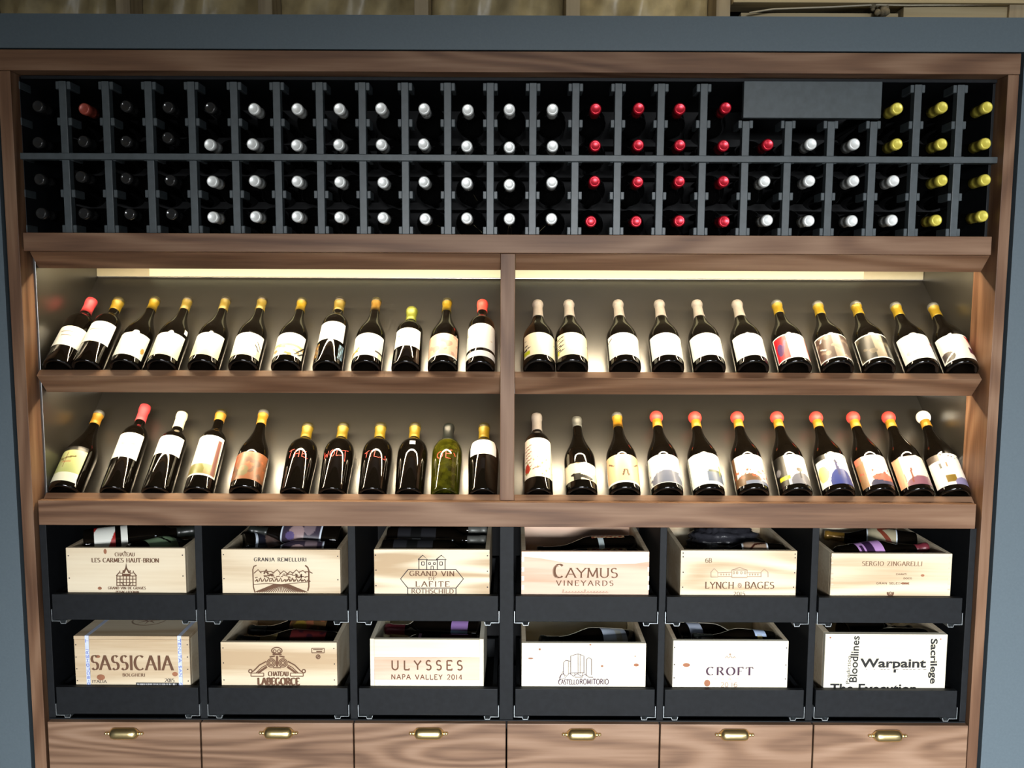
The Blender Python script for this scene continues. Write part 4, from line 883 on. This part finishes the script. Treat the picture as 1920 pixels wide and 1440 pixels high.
for k in range(8):
    a = math.pi*k/4; q = [(cxl+.032*math.cos(a), Yc+.105+.030*math.sin(a)), (cxl+.006*math.cos(a+.5), Yc+.105+.006*math.sin(a+.5)), (cxl+.006*math.cos(a-.5), Yc+.105+.006*math.sin(a-.5))]
    bm.faces.new([bm.verts.new((*v, zt7-.0004)) for v in q])
bmesh.ops.recalc_face_normals(bm, faces=bm.faces[:])
frombm('lid_emblem', bm, inkl, t7)
# 8
t8, *_ = crate(1, 1, 414.5, 632, 1204.5, pine[2], 'pine crate with a crowned scroll crest, second in the lower row', nails=[(418, 1215), (419, 1243), (420, 1275), (626, 1216), (627, 1245), (627, 1275)])
put(t8, 'lettering', [T('CHATEAU', 522, 1267.5, 8, 38, thick=.22), T('LABEGORCE', 522.5, 1284, 12.5, 78, thick=.26, thin=.08)], ink)
b_ = Pn(arc(519, 1220, 10, 6, 0, 360, 16), 1.5)+Pn(arc(515, 1221, 3, 3, 0, 360, 8), 1.2)+Pn(arc(523, 1221, 3, 3, 0, 360, 8), 1.2)+Pn([(511, 1227), (528, 1227)], 2)
for sx_ in (-1, 1):
    for r in (8, 5.5, 3): b_ += Pn(arc(519.5+sx_*11, 1243, r, r, 0, 360, 14), 1.3)
    b_ += Pn([(519.5+sx_*4, 1230), (519.5+sx_*14, 1232)], 2)
    b_ += Pn(arc(519.5, 1276, 46, 36, 90-sx_*25, 90-sx_*70, 10)[:], 1.5)if False else []
    b_ += Pn([(519.5+sx_*20, 1240), (519.5+sx_*33, 1247), (519.5+sx_*44, 1258), (519.5+sx_*48, 1260)], 1.8)
    b_ += Pn([(519.5+sx_*18, 1246), (519.5+sx_*28, 1251), (519.5+sx_*40, 1262)], 1.2)+Pn([(519.5+sx_*19, 1250), (519.5+sx_*36, 1262)], 3)
    b_ += Pn(arc(519.5+sx_*50, 1258.5, 3.2, 3.2, 0, 360, 10), 1.6)
    b_ += rectp(519.5+sx_*25, 1262, 519.5+sx_*49, 1268, 1.2)
b_ += Pn([(519.5, 1230), (519.5, 1250)], 3)+Pn([(512, 1252), (527, 1252)], 1.5)
put(t8, 'crest', [b_], ink)
put(t8, 'stamp', [rectp(584.5, 1215.5, 608, 1224, 1.1), T('75 CL', 596, 1219.5, 3, 18, thick=.2, serif=False) if False else Pn([(587, 1218), (605, 1218)], 1.2), Pn([(593, 1221.5), (604, 1221.5)], 1.5), Pn(arc(596.5, 1231.5, 3.6, 3.6, 0, 360, 12), 1.4), Pn([(595, 1233), (598, 1230)], 1.8)], ink)
# 9
t9, *_ = crate(1, 2, 694, 907, 1198, pinecream, 'crate of three cream and pink boards with widely spaced lettering, third lower row', planks=([1199, 1232.5, 1274.5], [pinecream, pinepink, pinecream]))
put(t9, 'lettering', [T('ULYSSES', 800.5, 1256, 17, 134, thick=.13, serif=False, space=.42), T('NAPA VALLEY 2014', 800, 1274, 9, 133, thick=.14, serif=False, space=.2)], ink)
# 10
t10, *_ = crate(1, 3, 978, 1211, 1206, pinecream, 'whitish knotty crate with a sketch of castle towers, fourth in the lower row')
b_ = Pn([(1070, 1265), (1070, 1230), (1084, 1226), (1095, 1230), (1095, 1263)], .9)+Pn([(1084, 1226), (1084, 1264)], .7)+Pn([(1088, 1228), (1088, 1264)], .7)+Pn([(1056, 1265), (1057, 1242), (1061, 1238), (1070, 1240)], .9)+Pn([(1066, 1240), (1066, 1264)], .7)
b_ += Pn([(1099, 1268), (1100, 1236), (1104, 1233), (1109, 1236), (1109, 1266)], .9)+Pn([(1048, 1278), (1052, 1266), (1056, 1263), (1062, 1268), (1068, 1262), (1075, 1268), (1082, 1263), (1090, 1268), (1098, 1264), (1104, 1270), (1112, 1270)], .9)
b_ += Pn([(1048, 1272), (1056, 1258), (1060, 1272), (1050, 1274)], .8)+Pn([(1078, 1262), (1078, 1270), (1092, 1270), (1092, 1262)], .9)+Pn([(1070, 1262), (1095, 1261)], .8)
put(t10, 'tower_sketch', [b_], inkp)
put(t10, 'lettering', [T('CASTELLO', 1066, 1283, 8.5, 38, thick=.13, thin=.13, serif=False), T('ROMITORIO', 1114, 1283, 9.5, 54, thick=.13, thin=.13, serif=False)], inkp)
knots(t10, [(1012, 1217.5, 2, 2), (1107, 1209, 2, 1.5), (1129, 1249, 2.5, 2), (1193, 1247, 5, 3), (995, 1234.5, 5, 1.5), (1191, 1230.5, 1.5, 1)])
# 11
t11, *_ = crate(1, 4, 1261.5, 1477.5, 1201.5, pinecream, 'whitish crate with a tiny crest above dark purple capitals, fifth in the lower row', nails=[(1265, 1214), (1264.5, 1246), (1264, 1271), (1475, 1215), (1473.5, 1247), (1472.5, 1273)])
put(t11, 'lettering', [T('CROFT', 1368, 1266, 14.5, 87, thick=.20, thin=.04, space=.26)], inkp)
put(t11, 'small_print', [T('20', 1358.5, 1288, 8, 14, thick=.13, serif=False), T('16', 1376.5, 1288, 8, 12, thick=.13, serif=False), Pn(arc(1369, 1227, 1.2, 1.2, 0, 360, 6), 1.2), Pn([(1360, 1234), (1363, 1230), (1366, 1234)], 1), Pn([(1367, 1233), (1370, 1230), (1373, 1234)], 1), Pn([(1374, 1234), (1377, 1231), (1379, 1234)], 1), T('PORTO', 1369, 1275, 2.4, 60, thick=.12, serif=False, space=.9)], inkl)
knots(t11, [(1287, 1247, 7, 4), (1326, 1281, 6, 7)])
# 12
t12, *_ = crate(1, 5, 1546, 1774.5, 1189.5, pinecream, 'thick-walled crate covered in overlapping black words, last in the lower row', wt=.015)
def sans(txt, cx, cy, wpx, hpx, rot, m=inkbk, parent=t12, bold=.028, clip=None, name='lettering'):
    cu = bpy.data.curves.new('t', 'FONT'); cu.body = txt; cu.size = 1; cu.offset = bold; cu.resolution_u = 3
    ob = bpy.data.objects.new('t', cu); C.objects.link(ob)
    bpy.context.view_layer.update()
    me = bpy.data.meshes.new_from_object(ob.evaluated_get(bpy.context.evaluated_depsgraph_get()))
    bpy.data.objects.remove(ob); bpy.data.curves.remove(cu)
    xs = [v.co.x for v in me.vertices]; ys = [v.co.y for v in me.vertices]
    ax, bx, ay, by = min(xs), max(xs), min(ys), max(ys)
    c = at(cx, cy, YI); s = .00135; wm, hm = wpx*s, hpx*s
    for v in me.vertices:
        u = ((v.co.x-ax)/(bx-ax)-.5)*wm; w_ = ((v.co.y-ay)/(by-ay)-.5)*hm
        a = rad(rot); v.co = Vector((c.x+u*math.cos(a)-w_*math.sin(a), YI, c.z+u*math.sin(a)+w_*math.cos(a)))
    if clip:
        bm = bmesh.new(); bm.from_mesh(me)
        for co, no in clip: bmesh.ops.bisect_plane(bm, geom=bm.verts[:]+bm.edges[:]+bm.faces[:], plane_co=co, plane_no=no, clear_outer=True)
        bm.to_mesh(me); bm.free()
    me.materials.clear()
    return link(name, me, m, parent)
cz = lambda y: Vector((0, 0, Z(y, YI, 1660)))
sans('Warpaint', 1674.5, 1246, 124, 23, 0, clip=[(cz(1253.5), Vector((0, 0, -1)))])
sans('Warpaint', 1676.5, 1250, 124, 23, 0, clip=[(cz(1255), Vector((0, 0, 1)))])
sans('The Execution', 1637.5, 1291, 163, 19, 0, clip=[(cz(1290.5), Vector((0, 0, -1)))]) if False else sans('The Execution', 1637.5, 1291, 163, 19, 0)
sans('Sacrilege', 1749, 1240, 88, 17, -88)
sans('Bloodlines', 1602, 1236, 90, 15, 89, bold=.018)
sans('Prediction', 1591, 1256, 54, 7, 89, bold=.0)
knots(t12, [(1557, 1195.5, 1.8, 1.8), (1764, 1198.5, 1.3, 1.5)])

# bottles lying in the crates --------------------------------------------------
def cb(kind, bpx, bpy_, tpx, tpy, Yb, Yt, cap, cl, labels, desc, crate_, rs=1, **kw):
    return bottle('wine_bottle', desc, 'bottle', 'bottles lying in the wooden crates', kind, at(bpx, bpy_, Yb), at(tpx, tpy, Yt), cap, cl, labels, 0, rs=rs, upv=(0, -.62, .78), seg=32, **kw)
LR = (.03, .13, -95, 95)
cb('bordeaux', 157, 1020, 368, 994, .10, .22, 'black', .05, [(.0255, .075, -95, 95, [('bg', (.5, .06, .05)), ('l', 0, 1, 1, 0, .35, W_)]), (.088, .104, -100, 100, plain)], 'bottle with red and white label lying on top in the mansion crate', t1)
cb('burgundy', 244, 1047, 385, 1012, .075, .25, 'black', .05, [(.04, .12, -95, 95, [('bg', (.42, .56, .38)), ('l', .4, .5, .6, .7, .03, BK), ('l', .35, .6, .5, .55, .02, BK)])], 'bottle with pale green label lying in front in the mansion crate', t1, rs=.9)
ARTD = [('bg', (.10, .08, .11)), ('e', .35, .6, .2, .2, (.42, .32, .32)), ('e', .55, .3, .2, .15, (.3, .24, .26)), ('e', .3, .75, .1, .12, (.2, .16, .3)), ('r', .7, .0, 1, .5, (.04, .04, .06)), ('l', .72, .25, .9, .35, .02, (.3, .2, .12)), ('b', .04, (.7, .75, .82))]
cb('burgundy', 638, 1012, 468, 994, .17, .17, 'black', .05, [(.045, .155, -100, 100, ARTD)], 'bottle with dark figure label lying across the landscape crate', t2, rs=.95)
cb('burgundy', 640, 1044, 458, 1034, .10, .07, 'black', .05, [(.045, .155, -100, 100, ARTD)], 'bottle with dark figure label mostly hidden at the front of the landscape crate', t2, rs=.9)
cb('burgundy', 452, 1022, 600, 1040, .13, .25, 'black', .05, [(.025, .032, -100, 100, [('bg', (.7, .75, .82))]), (.034, .12, -100, 100, [('bg', (.05, .05, .07)), ('e', .5, .5, .25, .3, (.25, .18, .16))])], 'dark bottle base with thin white ring lying in the landscape crate', t2, rs=.9)
ARTG = [('bg', (.05, .05, .055)), ('l', .3, .1, .3, .9, .012, GY), ('l', .25, .1, .25, .8, .01, GY), ('r', .0, .06, .05, .94, (.5, .52, .5))]
for k, (y, Yk) in enumerate(((1036, .070), (1012, .150), (993, .215))):
    cb('bordeaux', 960-258.5*2.0215/(2+Yk)+10, y, 960-42*2.0215/(2+Yk)-9, y+1, Yk, Yk, 'darkgrey', .05, [(.03, .13, -95, 95, [('bg', (.045, .045, .05)), ('r', .1, 0, .13, 1, GY), ('r', .2, .1, .22, .9, GY), ('r', .52, .5, .86, .85, (.6, .62, .62)) if False else ('r', .30, .35, .62, .62, (.02, .02, .02)), ('r', .66, .40, .9, .62, (.6, .64, .64))]), (.218, .226, -100, 100, [('bg', (.6, .66, .68))])], '%s black-labelled bottle lying in the banner crate' % ('front', 'middle', 'rear')[:][k] if False else ('black-labelled bottle lying nearest the front of the banner crate', 'black-labelled bottle lying in the middle of the banner crate', 'black-labelled bottle lying at the rear of the banner crate')[k], t3, rs=.92)
cb('burgundy', 1188, 1031, 1008, 1034, .17, .13, 'black', .06, [(.09, .105, -60, 100, [('bg', (.5, .55, .55))]), (.03, .12, 20, 110, [('bg', (.55, .42, .26)), ('n', 9, .2, (.35, .08, .05), 0, 1), ('n', 13, .7, (.12, .14, .12), 0, 1)])], 'dark bottle with small square sticker lying in the pinkish crate', t4, rs=.95)
cb('bordeaux', 1196, 1050, 1010, 1050, .075, .075, 'black', .06, [(.03, .13, -100, 100, [('bg', (.62, .50, .32)), ('n', 9, .1, (.35, .08, .05), 0, 1), ('n', 13, .5, (.10, .12, .12), 0, 1)])], 'bottle with speckled red and cream label at the front of the pinkish crate', t4, rs=.8)
# wrapped bag
bm = bmesh.new(); bmesh.ops.create_uvsphere(bm, u_segments=48, v_segments=24, radius=1)
bc = at(1356, 1020, .20)
for v in bm.verts:
    q = v.co.copy(); nn = 1+.07*math.sin(9*q.x+3*q.z)+.06*math.sin(17*q.z+5*q.y)+.04*math.sin(31*q.x-14*q.y)
    v.co = Vector((bc.x+q.x*.102*nn, bc.y+q.y*.060*nn, bc.z+.005+q.z*.046*nn))
o = frombm('plastic_bag', bm, plastic, smooth=True); tag(o, 'crumpled black plastic bag lying behind the bottle in the fifth upper crate', 'bag')
cb('burgundy', 1470, 1048, 1320, 1036, .075, .10, 'black', .05, [(.045, .11, -100, 100, [('bg', (.42, .32, .24)), ('l', .3, .9, .6, .5, .03, (.1, .03, .02)), ('l', .6, .5, .7, 0, .03, (.1, .03, .02)), ('b', .05, (.75, .78, .8))])], 'dark bottle with tan bordered label lying in front of the black bag', t5, rs=.9)
cb('burgundy', 1716, 1026, 1546, 1003, .17, .24, 'brown', .05, [(.05, .125, -100, 100, [('bg', (.42, .38, .28)), ('l', .3, .2, .6, .6, .06, (.25, .08, .05)), ('l', .6, .6, .75, .2, .04, (.25, .08, .05)), ('b', .04, (.7, .75, .8))])], 'bottle with tan label lying diagonally at the rear of the rosette crate', t6, rs=.95)
cb('burgundy', 1572, 1052, 1738, 1026, .07, .10, 'burgundy', .035, [(.045, .11, -100, 100, [('bg', (.55, .36, .60)), ('r', .3, .3, .6, .6, (.08, .04, .1)), ('r', .4, .1, .8, .2, (.08, .04, .1))])], 'bottle with lilac label and burgundy cap pointing right in the rosette crate', t6, rs=.92)
cb('burgundy', 636, 1188, 468, 1181, .19, .20, 'black', .05, [(.03, .13, -95, 95, [('bg', (.16, .10, .05)), ('n', 4, .2, (.3, .14, .08), 0, 1), ('e', .4, .7, .2, .2, (.3, .22, .06))])], 'dark bottle lying at the rear of the scroll crest crate', t8)
cb('burgundy', 632, 1214, 445, 1200, .10, .09, 'black', .05, [(.03, .12, -95, 95, [('bg', (.12, .03, .03)), ('n', 4, .6, (.06, .02, .03), 0, 1)]), (.155, .20, -60, 60, [('bg', (.22, .18, .09))])], 'bottle with dark red label at the front of the scroll crest crate', t8, rs=.95)
cb('bordeaux', 900, 1187, 723, 1179, .16, .18, 'burgundy', .055, [(.03, .075, -90, 40, [('bg', (.35, .24, .45)), ('r', .0, .0, .5, 1, (.3, .42, .6))])], 'bottle with burgundy cap at left lying in the three-board crate', t9)
cb('bordeaux', 898, 1212, 716, 1206, .09, .09, 'burgundy', .05, [(.02, .10, -95, 95, [('bg', (.16, .03, .05))]), (.15, .158, -90, 90, [('bg', (.5, .35, .5))])], 'dark purple bottle mostly hidden at the front of the three-board crate', t9, rs=.8)
cb('burgundy', 1184, 1210, 1013, 1201, .16, .09, 'black', .05, [(.03, .10, -30, 95, [('bg', (.55, .6, .68))]), (.045, .062, -100, 30, [('bg', (.50, .44, .20))])], 'single dark bottle with yellow strip label lying in the castle sketch crate', t10)
cb('burgundy', 1263, 1196, 1426, 1200, .14, .20, 'black', .05, [(.03, .068, -95, 95, [('bg', (.5, .54, .62))])], 'bottle with pale grey label band at the left of the fifth lower crate', t11)
cb('burgundy', 1450, 1208, 1300, 1195, .085, .07, 'black', .05, [(.03, .060, 0, 95, [('bg', (.55, .64, .8))]), (.042, .055, -100, 10, [('bg', (.44, .38, .18))])], 'bottle with yellow strip label at the right of the fifth lower crate', t11, rs=.8)
cb('burgundy', 1580, 1188, 1708, 1182, .13, .16, 'black', .05, [], 'plain dark bottle lying in the crate of overlapping words', t12)
cb('burgundy', 1737, 1204, 1570, 1202, .075, .085, 'black', .05, [], 'plain dark bottle at the front of the crate of overlapping words', t12, rs=.85)
